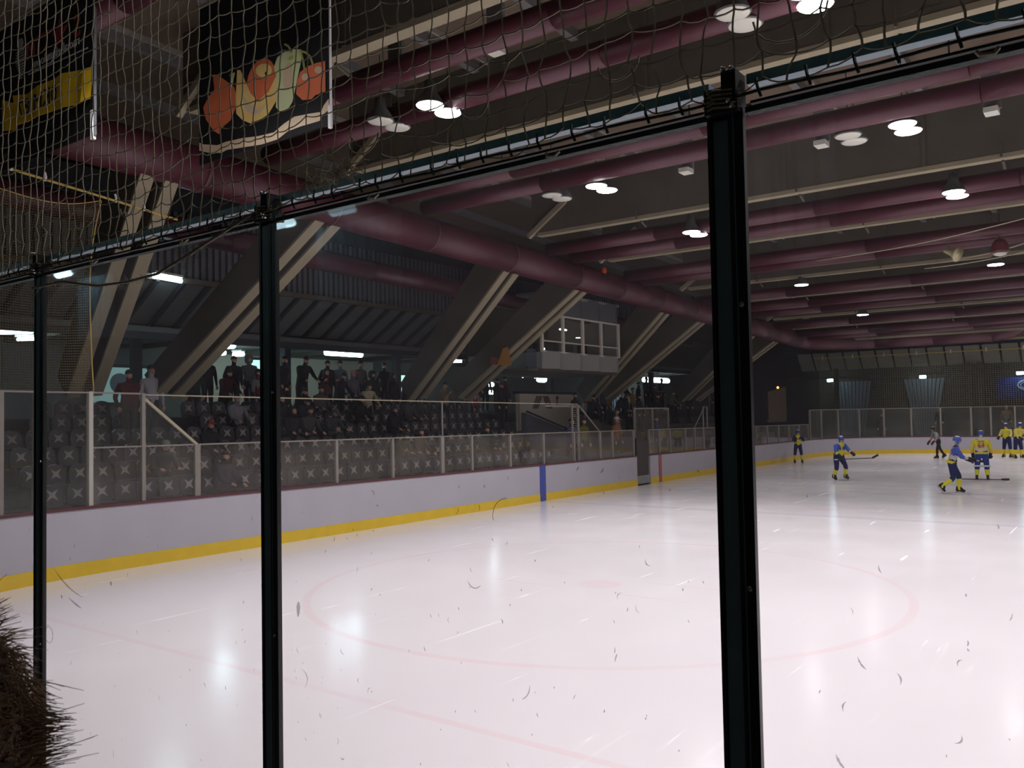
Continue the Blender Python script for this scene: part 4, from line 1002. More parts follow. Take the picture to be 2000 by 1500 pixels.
B1 = 6.0
b1 = thing('lettered_banner', 'black hanging banner with red lettering and a rippling yellow stripe, seen from behind', 'banner', (-12.9, B1, 6.6))
MB().bbox((-14.6, B1, 6.62), (-11.44, B1 + .015, 8.9)).build('cloth', M['banner'], b1)
yt = [(-14.21, 7.72), (-14.11, 7.71), (-13.8, 7.59), (-13.76, 7.69), (-13.36, 7.63), (-12.97, 7.65), (-12.54, 7.65), (-12.24, 7.65), (-11.84, 7.6), (-11.64, 7.55), (-11.45, 7.56)]
ybm = [(-14.17, 7.24), (-14.0, 7.2), (-13.7, 7.15), (-13.6, 7.2), (-13.33, 7.2), (-12.97, 7.19), (-12.48, 7.18), (-12.2, 7.15), (-11.89, 7.12), (-11.7, 7.11), (-11.51, 7.12)]
vs = []; fs = []
for k, (a, b) in enumerate(zip(yt, ybm)):
    w_ = .02 + .035 * (k % 2)
    vs += [(a[0], B1 - w_, a[1]), (b[0], B1 - w_ - .01, b[1]), (b[0], B1 - w_ + .002, b[1]), (a[0], B1 - w_ + .012, a[1])]
for k in range(len(yt) - 1):
    q = 4 * k
    for e in range(4): fs.append((q + e, q + (e + 1) % 4, q + 4 + (e + 1) % 4, q + 4 + e))
MB().add(vs, fs).build('yellow_stripe', M['yellow'], b1)
BF = lambda cx, cz, sx=1, sh=0: (lambda u, v, w_: (cx + u * sx, B1 - .075 - w_, cz + v + sh * u))
text_mesh('0KM 87.', .36, 'stripe_lettering', M['black'], b1, BF(-12.98, 7.39, 1.05), mirror=True)
RED = mat('print_red', (.30, .03, .035), .6)
FB = lambda cx, cz, sx=1: (lambda u, v, w_: (cx + u * sx, B1 - .01 - w_, cz + v))
text_mesh('S', .46, 'red_letter', RED, b1, FB(-11.9, 8.24, 1.0), mirror=True)
st = []
for k in range(10):
    a = pi / 2 + pi * k / 5; r = .24 if k % 2 == 0 else .1; st.append((-12.41 + r * cos(a), 8.28 + r * sin(a)))
strip_poly(st, lambda u, v: (u, B1 - .012, v), .01, 'red_star', RED, b1)
text_mesh('TTM', .4, 'red_letter', RED, b1, FB(-13.05, 8.28, .95), mirror=True)
text_mesh('rno.al-elum.loon', .2, 'white_lettering', cm((.45, .45, .45)), b1, FB(-12.5, 8.04, 1.02), mirror=True)
MB().bar((-13.35, B1 - .01, 7.93), (-11.6, B1 - .01, 7.86), .01, .015).build('white_underline', cm((.45, .45, .45)), b1)
MB().sphere((-13.62, B1 - .01, 8.47), .11, 10, 6, (1, .1, .8)).build('striped_head', cm((.4, .4, .4)), b1)
for k in range(11):
    w_ = .17 * (1 - abs(k - 3) / 11.0)
    MB().bar((-13.62 - w_ + .02 * k * .3, B1 - .01, 8.36 - .042 * k), (-13.6 + w_ * .8, B1 - .01, 8.35 - .042 * k + .01), .01, .018).build('striped_bar', cm((.4, .4, .4)), b1)
text_mesh('P42', .12, 'small_lettering', cm((.1, .1, .1)), b1, FB(-14.1, 6.83), mirror=True)
MB().bbox((-11.46, B1 - .015, 6.6), (-11.42, B1 + .02, 8.9)).build('edge_batten', M['corrugated'], b1)
MB().bbox((-11.5, B1 - .03, 6.55), (-11.44, B1 + .02, 6.95)).build('end_clip', M['white'], b1)
MB().tube([(-14.6, B1, 8.9), (-11.4, B1, 8.9)], .03, 6).build('hanging_bar', M['alu'], b1)

# ------------------------------------------------------------------ people
def skin_mesh(name, pts, edges, root, sub=1):
    me = bpy.data.meshes.new(name); me.from_pydata([p[0] for p in pts], edges, [])
    ob = bpy.data.objects.new(name, me); C.objects.link(ob)
    sk = ob.modifiers.new('skin', 'SKIN'); sk.use_smooth_shade = True
    lay_ = me.skin_vertices[0].data
    for i, p in enumerate(pts):
        lay_[i].radius = p[1] if isinstance(p[1], tuple) else (p[1], p[1]); lay_[i].use_root = (i == root)
    su = ob.modifiers.new('sub', 'SUBSURF'); su.levels = sub; su.render_levels = sub
    dg = bpy.context.evaluated_depsgraph_get(); dg.update()
    out = bpy.data.meshes.new_from_object(ob.evaluated_get(dg)); out.name = name
    C.objects.unlink(ob); bpy.data.objects.remove(ob); return out

ZONES = ['skin', 'top', 'yoke', 'trousers', 'sock', 'shoe']
def humanoid(name, lean=0.05, legs=((0, 0), (0, 0)), arms=((.1, .15, .3), (.1, .15, .3)), pad=1.0, spread=.0, head=0.0, seated=False, fingers=True, cap_sub=1):
    """a figure facing +y, feet at z = 0 (or the seat at z = .44). Angles are radians forward."""
    P = []; E = []; Z = []
    def v(p, r): P.append((Vector(p), r)); return len(P) - 1
    def e(a, b, z): E.append((a, b)); Z.append(z)
    def T(x, y, z):      # torso frame, leaning forward about the pelvis
        return Vector((x, y * cos(lean) + z * sin(lean), z * cos(lean) - y * sin(lean)))
    pel = v(T(0, 0, 0), (.15 * pad, .115 * pad)); sp = v(T(0, 0, .17), (.145 * pad, .11 * pad)); ch = v(T(0, .01, .36), (.165 * pad, .12 * pad)); nb = v(T(0, 0, .50), .072 * (1 + (pad - 1) * .6))
    e(pel, sp, 1); e(sp, ch, 1); e(ch, nb, 1)
    hl = lean - head
    def H(y, z):
        b = T(0, 0, .52); return b + Vector((0, y * cos(hl) + z * sin(hl), z * cos(hl) - y * sin(hl)))
    nk = v(H(0, .05), .052); h1 = v(H(.015, .115), (.066, .078)); h2 = v(H(.012, .175), (.074, .09)); h3 = v(H(.0, .225), (.06, .07))
    e(nb, nk, 0); e(nk, h1, 0); e(h1, h2, 0); e(h2, h3, 0)
    no = v(H(.115, .15), .014); e(h1, no, 0)
    hands = []; feet = []; low = 9
    for s, (a1, out, bend) in zip((-1, 1), arms):
        sh = T(s * .19 * (1 + (pad - 1) * .5), 0, .43)
        d1 = Vector((s * sin(out), sin(a1) * cos(out), -cos(a1) * cos(out)))
        el_ = sh + d1 * .29; a2 = a1 + bend
        d2 = Vector((-s * .25 * min(1, bend), sin(a2), -cos(a2))).normalized(); wr = el_ + d2 * .25; hd = wr + d2 * .07
        i0 = v(sh, .078 * pad); i1 = v(el_, .052 * pad); i2 = v(wr, .033 * (1 + (pad - 1) * .8)); i3 = v(hd, (.042, .024))
        e(ch, i0, 2); e(i0, i1, 2); e(i1, i2, 1); e(i2, i3, 0); hands.append((hd, d2))
        if fingers:
            sd = d2.cross(Vector((0, 0, 1)) if abs(d2.z) < .8 else Vector((0, 1, 0))).normalized(); cu = d2.cross(sd)
            for k, L_ in enumerate((.055, .065, .068, .058, .04)):
                off = (k - 1.5) * .02 if k < 4 else -.05
                base = hd + d2 * (.02 if k < 4 else -.02) + sd * off
                tip = base + d2 * L_ * .8 + cu * .02 + (sd * -.015 if k == 4 else Vector((0, 0, 0)))
                f1 = v(base, .0095); f2 = v(tip, .0075); e(i3, f1, 0); e(f1, f2, 0)
    for s, (a1, bend) in zip((-1, 1), legs):
        hp = Vector((s * .095 * (1 + (pad - 1) * .6), 0, -.06)); sx = s * spread
        kn = hp + Vector((sx * .43, sin(a1) * .43, -cos(a1) * .43)); a2 = a1 - bend
        an = kn + Vector((sx * .2, sin(a2) * .42, -cos(a2) * .42)); fa = a2 + (0 if abs(a2) < .5 else a2 * .0)
        toe = an + Vector((s * .02, cos(a2) * .17, sin(a2) * .17 - .05 * cos(a2)))
        j0 = v(hp, .105 * pad); j1 = v(kn, .07 * pad); jm = v(kn.lerp(an, .35), .066 * (1 + (pad - 1) * 1.2)); j2 = v(an, .045 * (1 + (pad - 1) * .8)); j3 = v(toe, .036)
        e(pel, j0, 3); e(j0, j1, 3); e(j1, jm, 4); e(jm, j2, 4); e(j2, j3, 5); feet.append((an, a2)); low = min(low, an.z - .075, toe.z - .035)
    dz = (.5 if seated else -low)
    P = [(p + Vector((0, 0, dz)), r) for p, r in P]
    me = skin_mesh(name, P, E, pel, cap_sub)
    segs = [(P[a][0], P[b][0], max(P[a][1] if not isinstance(P[a][1], tuple) else P[a][1][0], P[b][1] if not isinstance(P[b][1], tuple) else P[b][1][0]), z) for (a, b), z in zip(E, Z)]
    for i in range(6): me.materials.append(M['skin'])
    for pl in me.polygons:
        c = pl.center; best = 9; bz = 1
        for a, b, r, z in segs:
            ab = b - a; t = max(0, min(1, (c - a).dot(ab) / max(1e-9, ab.length_squared))); d = (c - (a + ab * t)).length / r
            if d < best: best = d; bz = z
        pl.material_index = bz
    hc = P[h2][0]
    sh = lambda p: Vector(p) + Vector((0, 0, dz))
    return dict(mesh=me, head=hc, hl=hl, hands=[(sh(h), d) for h, d in hands], feet=[(sh(a), q) for a, q in feet], T=lambda x, y, z: T(x, y, z) + Vector((0, 0, dz)), lean=lean)

POSE = {
    'stand': humanoid('stand', .03, ((.03, .03), (.0, .06)), ((.1, .15, .25), (.05, .18, .3))),
    'pockets': humanoid('pockets', .06, ((.05, .05), (-.03, .05)), ((-.25, .3, .75), (-.25, .3, .75)), 1.12),
    'raised': humanoid('raised', .05, ((.0, .05), (.08, .1)), ((.75, .2, 1.55), (.7, .25, 1.65)), 1.1),
    'leaning': humanoid('leaning', .35, ((.12, .1), (.0, .12)), ((.55, .15, .5), (.5, .2, .6)), 1.12),
    'seat': humanoid('seat', .12, ((1.35, 1.35), (1.3, 1.25)), ((.45, .15, .7), (.5, .12, .75)), 1.1, seated=True),
    'seat_lean': humanoid('seat_lean', .5, ((1.35, 1.35), (1.3, 1.3)), ((.6, .15, .9), (.55, .15, .95)), 1.1, seated=True),
}
_hair = {}
def head_piece(pose, style):
    k = (pose, style)
    if k in _hair: return _hair[k]
    q = POSE[pose]; mb = MB(); c = q['head']
    rot = Matrix.Rotation(-q['hl'], 3, 'X')
    if style == 'hair':
        prof = [(.088 * sin(t), .1 * cos(t)) for t in [.05 + 1.55 * i / 6 for i in range(7)]][::-1]
        mb.lathe(prof, (0, 0, 0), 12)
        vs = [Vector((x * 1.0, y * 1.12 - .022 - max(0, -z) * .1, z + .022 - .03 * max(0, -y / .09))) for x, y, z in mb.v]
    elif style == 'long':
        prof = [(.1, -.2), (.1, -.1), (.098, 0), (.085, .06), (.05, .1), (.01, .115)]
        mb.lathe(prof, (0, 0, 0), 12)
        vs = [Vector((x, y - .035, z)) for x, y, z in mb.v]
    elif style == 'beanie':
        prof = [(.094, .0), (.098, .015), (.094, .03), (.085, .07), (.055, .11), (.02, .125)]
        mb.lathe(prof, (0, 0, 0), 12); vs = [Vector((x, y * 1.1 - .005, z + .02)) for x, y, z in mb.v]
    elif style == 'cap':
        prof = [(.092, .02), (.092, .05), (.075, .09), (.03, .115)]
        mb.lathe(prof, (0, 0, 0), 12); mb.add([(-.07, .08, .025), (.07, .08, .025), (.055, .18, .015), (-.055, .18, .015), (-.07, .08, .035), (.07, .08, .035), (.055, .18, .022), (-.055, .18, .022)], [(0, 1, 2, 3), (7, 6, 5, 4), (0, 4, 5, 1), (1, 5, 6, 2), (2, 6, 7, 3), (3, 7, 4, 0)])
        vs = [Vector((x, y * 1.05, z + .01)) for x, y, z in mb.v]
    else:   # hood
        prof = [(.09, -.14), (.12, -.08), (.125, 0), (.11, .08), (.06, .125), (.01, .135)]
        mb.lathe(prof, (0, 0, 0), 12); vs = [Vector((x, y - .05, z)) for x, y, z in mb.v]
    mb.v = [tuple(rot @ p + c) for p in vs]
    o = mb.build(style, M['hair'], None, True); me = o.data; bpy.data.objects.remove(o); _hair[k] = me
    return me
_faces = {}
def face_piece(pose):
    if pose in _faces: return _faces[pose]
    q = POSE[pose]; rot = Matrix.Rotation(-q['hl'], 3, 'X'); mb = MB()
    for s in (-1, 1): mb.sphere((s * .032, .083, .0), .010, 6, 4)
    mb.box((0, .082, -.075), (.045, .012, .008))
    for s in (-1, 1): mb.sphere((s * .079, -.002, -.02), .018, 6, 4, (.4, 1, 1.5))
    mb.v = [tuple(rot @ Vector(p) + q['head']) for p in mb.v]
    o = mb.build('face', M['eye'], None, True); me = o.data; bpy.data.objects.remove(o); _faces[pose] = me
    return me
def person(pose, loc, rz, label, top=(.03, .03, .03), yoke=None, trousers=(.02, .022, .03), head='hair', headcol=None, scale=1.0, group=None):
    o = bpy.data.objects.new('person', POSE[pose]['mesh']); C.objects.link(o)
    o.location = loc; o.rotation_euler = (0, 0, rz); o.scale = (scale,) * 3
    tag(o, label, 'person', group)
    for i, m_ in enumerate((M['skin'], cm(top), cm(yoke or top), cm(trousers), cm(trousers), M['black'])):
        o.material_slots[i].link = 'OBJECT'; o.material_slots[i].material = m_
    h = bpy.data.objects.new({'hair': 'hair', 'long': 'hair', 'beanie': 'beanie', 'cap': 'cap', 'hood': 'hood'}[head], head_piece(pose, head)); C.objects.link(h); h.parent = o
    h.material_slots[0].link = 'OBJECT'; h.material_slots[0].material = cm(headcol) if headcol else M['hair']
    f = bpy.data.objects.new('face', face_piece(pose)); C.objects.link(f); f.parent = o
    return o
# -- spectators: (pixel-free world spots) standing on the concourse edge, on the steps, or seated
FL = 2.78
RZ = -pi / 2
def spec_stand(y, x, pose, label, top, head='hair', headcol=None, yoke=None, trousers=(.02, .022, .03), z=FL, rz=None, scale=1.0):
    return person(pose, (x, y, z), (RZ if rz is None else rz), label, top, yoke, trousers, head, headcol, scale)
K = (.012, .012, .014); NAVY = (.015, .02, .04); GREY = (.06, .06, .065)
S5 = (-20.95, TZ(5)); S4 = (-19.95, TZ(4)); S3 = (-18.85, TZ(3)); CC = (-21.35, FL)
SP = [  # y, (x, z), pose, label, top, head, headcol, yoke, trousers
 (12.1, (-19.3, TZ(4)), 'stand', 'man in a white and yellow hockey jersey standing in the left aisle', (.42, .42, .46), 'hair', None, (.40, .40, .42), (.05, .055, .07)),
 (11.5, (-19.4, TZ(4)), 'pockets', 'person in a dark red coat beside the white hockey jersey', (.10, .012, .014), 'hair', None, None, (.05, .04, .03)),
 (13.9, S5, 'pockets', 'person in a dark green coat right of the white hockey jersey', (.012, .03, .02), 'hair', None, None, K),
 (14.35, CC, 'stand', 'person wearing a bright red cap at the back of the stand', K, 'cap', (.5, .03, .03), None, K),
 (14.9, S5, 'leaning', 'person in a dark maroon jacket leaning, left of second post', (.05, .012, .014), 'hair', None, None, K),
 (15.2, CC, 'pockets', 'tall person in black under the left bluish tube', K, 'hair', None, None, K),
 (15.75, CC, 'stand', 'person in a pale grey hood under the left bluish tube', (.10, .10, .10), 'hood', (.12, .12, .12), None, K),
 (16.05, S5, 'stand', 'person in a red and white jersey just left of second post', (.14, .03, .03), 'hair', None, (.2, .2, .2), NAVY),
 (16.6, S4, 'raised', 'person with a yellowish face just right of second post', K, 'long', None, None, K),
 (17.0, CC, 'pockets', 'broad shouldered man in black before the cream wall', K, 'cap', K, None, K),
 (17.7, CC, 'leaning', 'big man in a black jacket turned sideways before the cream wall', (.016, .014, .012), 'hair', None, None, K),
 (18.7, S5, 'raised', 'woman in black with a pink shirt front below the bright tube', (.10, .03, .035), 'long', None, K, K),
 (18.75, CC, 'pockets', 'man in a dark jacket with a light collar right of the concourse column', (.02, .018, .016), 'hair', None, None, K),
 (19.3, CC, 'stand', 'small person in pale blue far back under the bright tube', (.12, .15, .17), 'hair', None, None, K),
 (19.2, S5, 'leaning', 'person in dark blue turned left beside the pink headed man', (.015, .025, .04), 'hair', None, None, NAVY),
 (19.85, S5, 'stand', 'bald pink headed man in a grey blue patterned jacket', (.13, .13, .17), 'cap', (.55, .27, .22), None, NAVY),
 (20.2, CC, 'stand', 'person in a grey jacket in front of the striped window', (.09, .09, .085), 'hair', None, None, K),
 (19.6, S4, 'leaning', 'person in a cream jacket with black straps, bent forward', (.42, .38, .25), 'hair', None, None, K),
 (20.75, S5, 'pockets', 'large person in black in front of the reddish wall, left one', K, 'hood', K, None, K),
 (21.3, CC, 'pockets', 'large person in black in front of the reddish wall, middle one', K, 'hair', None, None, K),
 (21.75, S5, 'stand', 'large person in black in front of the reddish wall, right one', K, 'long', None, None, K),
 (22.4, S5, 'leaning', 'dim person in dark grey against the foot of the wide strut', (.02, .02, .022), 'hair', None, None, K),
 (23.1, S5, 'stand', 'dim person in black at the foot of the strut left of the beige coat', K, 'beanie', K, None, K),
 (24.5, S4, 'raised', 'person in a beige coat standing with raised hands above the seats', (.28, .20, .11), 'hair', None, None, K),
 (25.7, S5, 'pockets', 'red faced person at the tip of the pale edged strut', K, 'hair', None, None, (.08, .12, .16)),
 (26.35, S5, 'pockets', 'person in black with pale jeans beside the red faced one', K, 'cap', K, None, (.12, .16, .20)),
 (27.0, CC, 'stand', 'tall dark figure with a black cap behind the red jacket', K, 'cap', K, None, K),
 (26.3, S4, 'stand', 'person in a red and white fan jacket by the stair wall', (.30, .03, .04), 'hair', None, (.35, .33, .32), K),
 (27.8, S5, 'stand', 'person in brown behind the stair wall', (.05, .035, .022), 'hair', None, None, K),
 (28.3, S5, 'stand', 'small person in dark red behind the stair wall', (.09, .015, .018), 'hair', None, None, K),
 (28.0, S4, 'pockets', 'person in a long black coat left of the cream parapet', K, 'hair', None, None, K),
 (33.6, S4, 'raised', 'fan in a bright red jersey by the ladder top', (.36, .02, .03), 'hair', None, None, (.3, .27, .25)),
 (34.4, S5, 'stand', 'person in black right of the red jersey fan', K, 'hair', None, None, K),
 (35.0, S4, 'stand', 'person in grey and white right of the red jersey fan', (.10, .10, .11), 'hair', None, None, K),
 (35.7, S4, 'pockets', 'person in an orange jacket, left one of two', (.32, .15, .03), 'long', (.16, .08, .03), None, K),
 (37.1, S5, 'leaning', 'person in black between the two orange jackets', K, 'hair', None, None, K),
 (38.0, S4, 'stand', 'person in an orange yellow jacket, right one of two', (.30, .17, .03), 'hair', (.12, .05, .02), None, K),
 (38.6, S5, 'pockets', 'person in black under the far blue tube, left side', K, 'hair', None, None, K),
 (39.5, CC, 'stand', 'person in teal lit from behind by the far blue tube', (.03, .06, .07), 'hair', None, None, K),
 (40.3, S5, 'raised', 'person with a bare arm under the far blue tube', (.04, .04, .02), 'hair', None, None, K),
 (41.2, CC, 'pockets', 'tall person in dark coat before the blue corrugated wall', (.03, .028, .022), 'hair', None, None, K),
 (42.2, S4, 'leaning', 'person in a grey and yellow jacket below the blue corrugated wall', (.12, .12, .05), 'hair', None, None, K),
 (43.0, S4, 'stand', 'dim person in olive right of the blue corrugated wall', (.03, .03, .015), 'hair', None, None, K),
 (44.5, S4, 'stand', 'dim person with a reddish face at the right strut foot', (.03, .018, .016), 'hair', None, None, K),
 (47.6, S5, 'stand', 'black silhouetted person right of the thin far strut', K, 'hood', K, None, K),
 (32.6, S3, 'stand', 'dim person in black on the stair behind the ladder', K, 'hair', None, None, K),
 (36.4, S3, 'leaning', 'person in black leaning on the front railing', K, 'beanie', (.3, .3, .3), None, K),
 (37.4, S3, 'stand', 'person in dark green at the front of the standing crowd', (.015, .03, .022), 'hair', None, None, K),
 (38.7, S3, 'stand', 'person in dark blue at the front of the standing crowd', (.015, .02, .04), 'hair', None, None, K),
 (40.2, S3, 'leaning', 'person in dark brown at the front of the standing crowd', (.04, .028, .018), 'hair', None, None, K),
 (33.9, S3, 'leaning', 'person in dark grey leaning by the red jersey fan', (.03, .03, .033), 'hair', None, None, K),
]
for k_, (y, (x, z), pose, lab, top, hd, hc, yk, tr) in enumerate(SP):
    y *= abs(x) / (20.5 if y > 32 else 20.3 if k_ in (0, 1, 17) else 21.2)
    person(pose, (x, y, z), RZ + random.uniform(-.35, .35), lab, top, yk, tr, hd, hc, 1.1 if k_ == 0 else random.uniform(.97, 1.05))
SE = [ # y, tier, pose, label, top, head, headcol
 (16.95, 5, 'seat_lean', 'seated person with a red face in the top row right of second post', K, 'hair', None),
 (17.75, 5, 'seat', 'seated person in a patterned jacket in the top row', (.10, .09, .10), 'hair', None),
 (20.75, 4, 'seat', 'seated person in grey among empty seats, left of a pair', (.07, .065, .06), 'hair', None),
 (21.3, 4, 'seat', 'seated person in brown grey among empty seats, right of a pair', (.05, .045, .04), 'hair', None),
 (16.6, 3, 'seat_lean', 'seated person with cap turned right above the low glass', (.05, .05, .055), 'cap', (.10, .10, .10)),
 (15.3, 3, 'seat', 'seated pale faced woman with dark hair above the low glass', K, 'long', None),
 (15.85, 3, 'seat', 'seated person with a bright pink face above the low glass', (.06, .06, .05), 'hair', None),
 (14.1, 4, 'seat', 'seated person in a white jersey at the left side of second post', (.22, .22, .25), 'hair', None),
 (15.55, 4, 'seat', 'seated person in black behind the pale faced woman', K, 'hair', None),
 (16.2, 4, 'seat_lean', 'seated person in dark blue with a pale scarf', NAVY, 'beanie', (.02, .02, .03)),
 (18.6, 4, 'seat', 'seated person in black with a cap near the middle of the seats', K, 'cap', K),
 (19.2, 3, 'seat', 'seated person in black beside a dark bag', K, 'hair', None),
 (18.5, 1, 'seat', 'blurred seated person in brown behind the low glass, middle', (.06, .045, .02), 'hair', None),
 (12.1, 2, 'seat', 'seated person with a reddish face at the diagonal brace', K, 'cap', (.25, .04, .03)),
 (10.35, 1, 'seat_lean', 'seated person in a dark green jacket behind the low glass at left', (.02, .045, .04), 'cap', (.18, .2, .18)),
 (11.3, 0, 'seat', 'seated person in dark blue behind the low glass at left', (.025, .03, .05), 'hair', None),
 (17.6, 1, 'seat_lean', 'blurred seated person in olive behind the low glass', (.07, .07, .02), 'hair', None),
 (21.6, 1, 'seat', 'blurred seated person in dark green behind the low glass, left of the blue stripe', (.015, .03, .025), 'hair', None),
 (29.9, 1, 'stand', 'person in a pinkish jacket behind the tall screen', (.22, .14, .12), 'hair', None),
 (28.35, 0, 'stand', 'official with a white cap standing in the gate gap', (.25, .10, .04), 'cap', (.6, .6, .6)),
 (25.2, 0, 'stand', 'blurred person in violet blue behind the glass right of the blue stripe', (.06, .05, .12), 'hair', None),
 (26.0, 0, 'stand', 'blurred person in olive yellow behind the glass right of the blue stripe', (.12, .11, .02), 'hair', None),
 (31.6, 0, 'stand', 'blurred person in blue behind the glass beyond the gate', (.02, .03, .12), 'hair', None),
]
for y, k, pose, lab, top, hd, hc in SE:
    xx = TX(k) - .42 + (.10 if 'seat' in pose else .25)
    person(pose, (xx, y, TZ(k)), RZ + random.uniform(-.25, .25), lab, top, None, K, hd, hc)
person('stand', (-13.2, 57.0, .55), pi, 'person in an orange cap far behind the end glass, left', (.03, .03, .03), None, K, 'cap', (.3, .15, .03))
person('stand', (-10.1, 58.2, .9), pi - .2, 'dark person far behind the end glass in front of the pale wall panel', K, None, K, 'hair')
person('pockets', (-6.5, 58.2, .9), pi, 'person in orange and grey in front of the blue banner', (.16, .15, .13), (.25, .15, .04), K, 'hair', (.3, .14, .03))
person('stand', (-5.4, 58.2, .9), pi + .2, 'person in a grey coat at the right edge before the blue banner', (.12, .11, .10), None, K, 'beanie', K)

# ------------------------------------------------------------------ players and referee
YEL_J = (.72, .62, .04); BLU = (.03, .06, .30); NAV = (.012, .02, .09); SOCK = (.75, .68, .05)
def oriented(mb, q, center):
    rot = Matrix.Rotation(-q, 3, 'X'); mb.v = [tuple(rot @ Vector(p) + center) for p in mb.v]; return mb
def player(label, loc, rz, pose, top, yoke, trousers, sock, helmet=(.04, .09, .38), scale=1.0, number=None, stripe=True, ref=False, helmet_top=(.8, .8, .8)):
    q = humanoid('player', fingers=False, cap_sub=2, **pose)
    o = bpy.data.objects.new('person', q['mesh']); C.objects.link(o); o.location = loc; o.rotation_euler = (0, 0, rz); o.scale = (scale,) * 3
    tag(o, label, 'person')
    for i, m_ in enumerate((M['skin'], cm(top), cm(yoke), cm(trousers), cm(sock), M['black'])):
        o.material_slots[i].link = 'OBJECT'; o.material_slots[i].material = m_
    hm = MB(); hm.lathe([(.108, -.01), (.112, .03), (.105, .08), (.08, .12), (.04, .14), (.01, .145)], (0, -.012, 0), 16)
    hm.v = [(x * .95, y * 1.12, z) for x, y, z in hm.v]
    for s in (-1, 1): hm.sphere((s * .085, 0, -.05), .045, 8, 5, (.5, 1, 1.3))
    hs = oriented(hm, q['hl'], q['head']).build('helmet', cm(helmet, .35), o, True, True)
    ht = MB(); ht.lathe([(.085, .115), (.06, .138), (.01, .152)], (0, -.012, 0), 14)
    oriented(ht, q['hl'], q['head']).build('helmet_top', cm(helmet_top, .35), hs, True, True)
    vz = MB(); vz.lathe([(.112, -.03), (.115, .02)], (0, 0, 0), 16); 
    fc = MB()
    for s in (-1, 1): fc.sphere((s * .032, .083, .0), .011, 6, 4)
    fc.box((0, .082, -.075), (.045, .012, .009)); oriented(fc, q['hl'], q['head']).build('face', M['eye'], o, True, True)
    for (h, d), s in zip(q['hands'], (-1, 1)):
        d = d.normalized(); sd = d.cross(Vector((0, 0, 1)) if abs(d.z) < .8 else Vector((0, 1, 0))).normalized(); cu = d.cross(sd)
        g_ = MB(); g_.tube([h - d * .16, h - d * .07, h + d * .0, h + d * .05], .058, 8)
        for k in range(4):
            b_ = h + d * .035 + sd * (k - 1.5) * .027
            L_ = (.055, .068, .066, .05)[k]
            g_.tube([b_, b_ + d * L_ * .6 + cu * .008, b_ + d * L_ * .75 + cu * .045, b_ + d * L_ * .3 + cu * .07], .0165, 6)
        g_.tube([h - d * .02 + sd * .045, h + d * .02 + sd * .075, h + d * .05 + sd * .06 + cu * .04], .018, 6)
        g_.build('glove', cm((.02, .022, .04)), o, True, True)
    for (a, fa), s in zip(q['feet'], (-1, 1)):
        R = Matrix.Rotation(fa, 3, 'X')
        b_ = MB(); b_.prism([(-.075, .10), (-.085, -.02), (-.07, -.055), (.12, -.055), (.185, -.04), (.19, -.01), (.12, .03), (.05, .11)], lambda u, v: (-.042, u, v), (.084, 0, 0))
        b_.v = [tuple(R @ Vector(p) + a) for p in b_.v]; b_.build('skate_boot', M['black'], o, False, True)
        b_ = MB(); b_.prism([(-.1, -.085), (-.08, -.1), (.17, -.1), (.2, -.085), (.13, -.055), (.1, -.08), (0, -.08), (-.03, -.055), (-.06, -.055)], lambda u, v: (-.008, u, v), (.016, 0, 0))
        b_.v = [tuple(R @ Vector(p) + a) for p in b_.v]; b_.build('skate_blade', M['steel'], o, False, True)
    T = q['T']
    if number:
        fr_ = lambda u, v, w_: tuple(T(u, -.165 - w_ + .0, .27 + v))
        t = text_mesh(number, .24, 'back_number', cm((.45, .05, .02)), None, fr_, .012); t.parent = o
        nm = MB()
        nm.box((0, 0, 0), (.22, .012, .04)); nm.v = [tuple(T(p[0], -.165 + p[1], .43 + p[2])) for p in nm.v]; nm.build('name_bar', cm((.25, .18, .12)), o, False, True)
        hb = MB(); hb.lathe([(.215, -.04), (.222, .03)], (0, 0, 0), 16); hb.v = [tuple(T(p[0], p[1] * .78, p[2])) for p in hb.v]; hb.build('hem_band', cm(YEL_J), o, True, True)
    if stripe:
        for s in (-1, 1):
            hx = q['feet'][0 if s < 0 else 1][0]
    return o, q
def stick(label, a, b, bl, col=(.06, .06, .06)):
    a, b, bl = Vector(a), Vector(b), Vector(bl); o = thing('hockey_stick', label, 'stick', tuple(b))
    MB().bar(a, b, .022, .032).build('shaft', cm(col), o)
    MB().bar(b, bl, .03, .075).build('blade', cm((.03, .03, .035)), o)
    MB().bar(a, a.lerp(b, .1), .027, .037).build('grip_tape', cm((.6, .6, .6)), o)
    return o
player('player in yellow and navy standing by the far left boards', (-14.05, 43.3, 0), pi + .5, dict(lean=.18, legs=((.06, .1), (.02, .1)), arms=((.5, .3, 1.5), (.4, .3, 1.4)), pad=1.2, spread=.14), YEL_J, NAV, NAV, SOCK, (.03, .05, .2), .92)
p2, _ = player('player in yellow with blue shoulders gliding right with stick held out', (-9.3, 33.3, 0), -pi / 2 - .7, dict(lean=.42, legs=((.55, .75), (.35, .75)), arms=((.7, .2, .6), (.5, .35, .5)), pad=1.28, spread=.16, head=.35), YEL_J, (.05, .10, .42), NAV, SOCK, scale=.93)
stick('dark hockey stick held out by the gliding player left of the far group', (-9.3, 32.75, .80), (-8.05, 33.15, .86), (-7.85, 33.2, .98))
p3, _ = player('player in pale blue and yellow skating right with one foot lifted', (-4.85, 29.6, 0), -pi / 2 + .25, dict(lean=.30, legs=((.5, .55), (.05, 1.0)), arms=((.5, .2, .7), (.55, .2, .8)), pad=1.22, spread=.05, head=.2), (.50, .48, .40), (.06, .10, .42), NAV, SOCK, (.07, .14, .48), 1.0)
bd = MB(); bd.lathe([(.20, 0), (.215, .09)], (0, 0, 0), 16); bd.v = [(x, y * .78, z + 0) for x, y, z in bd.v]
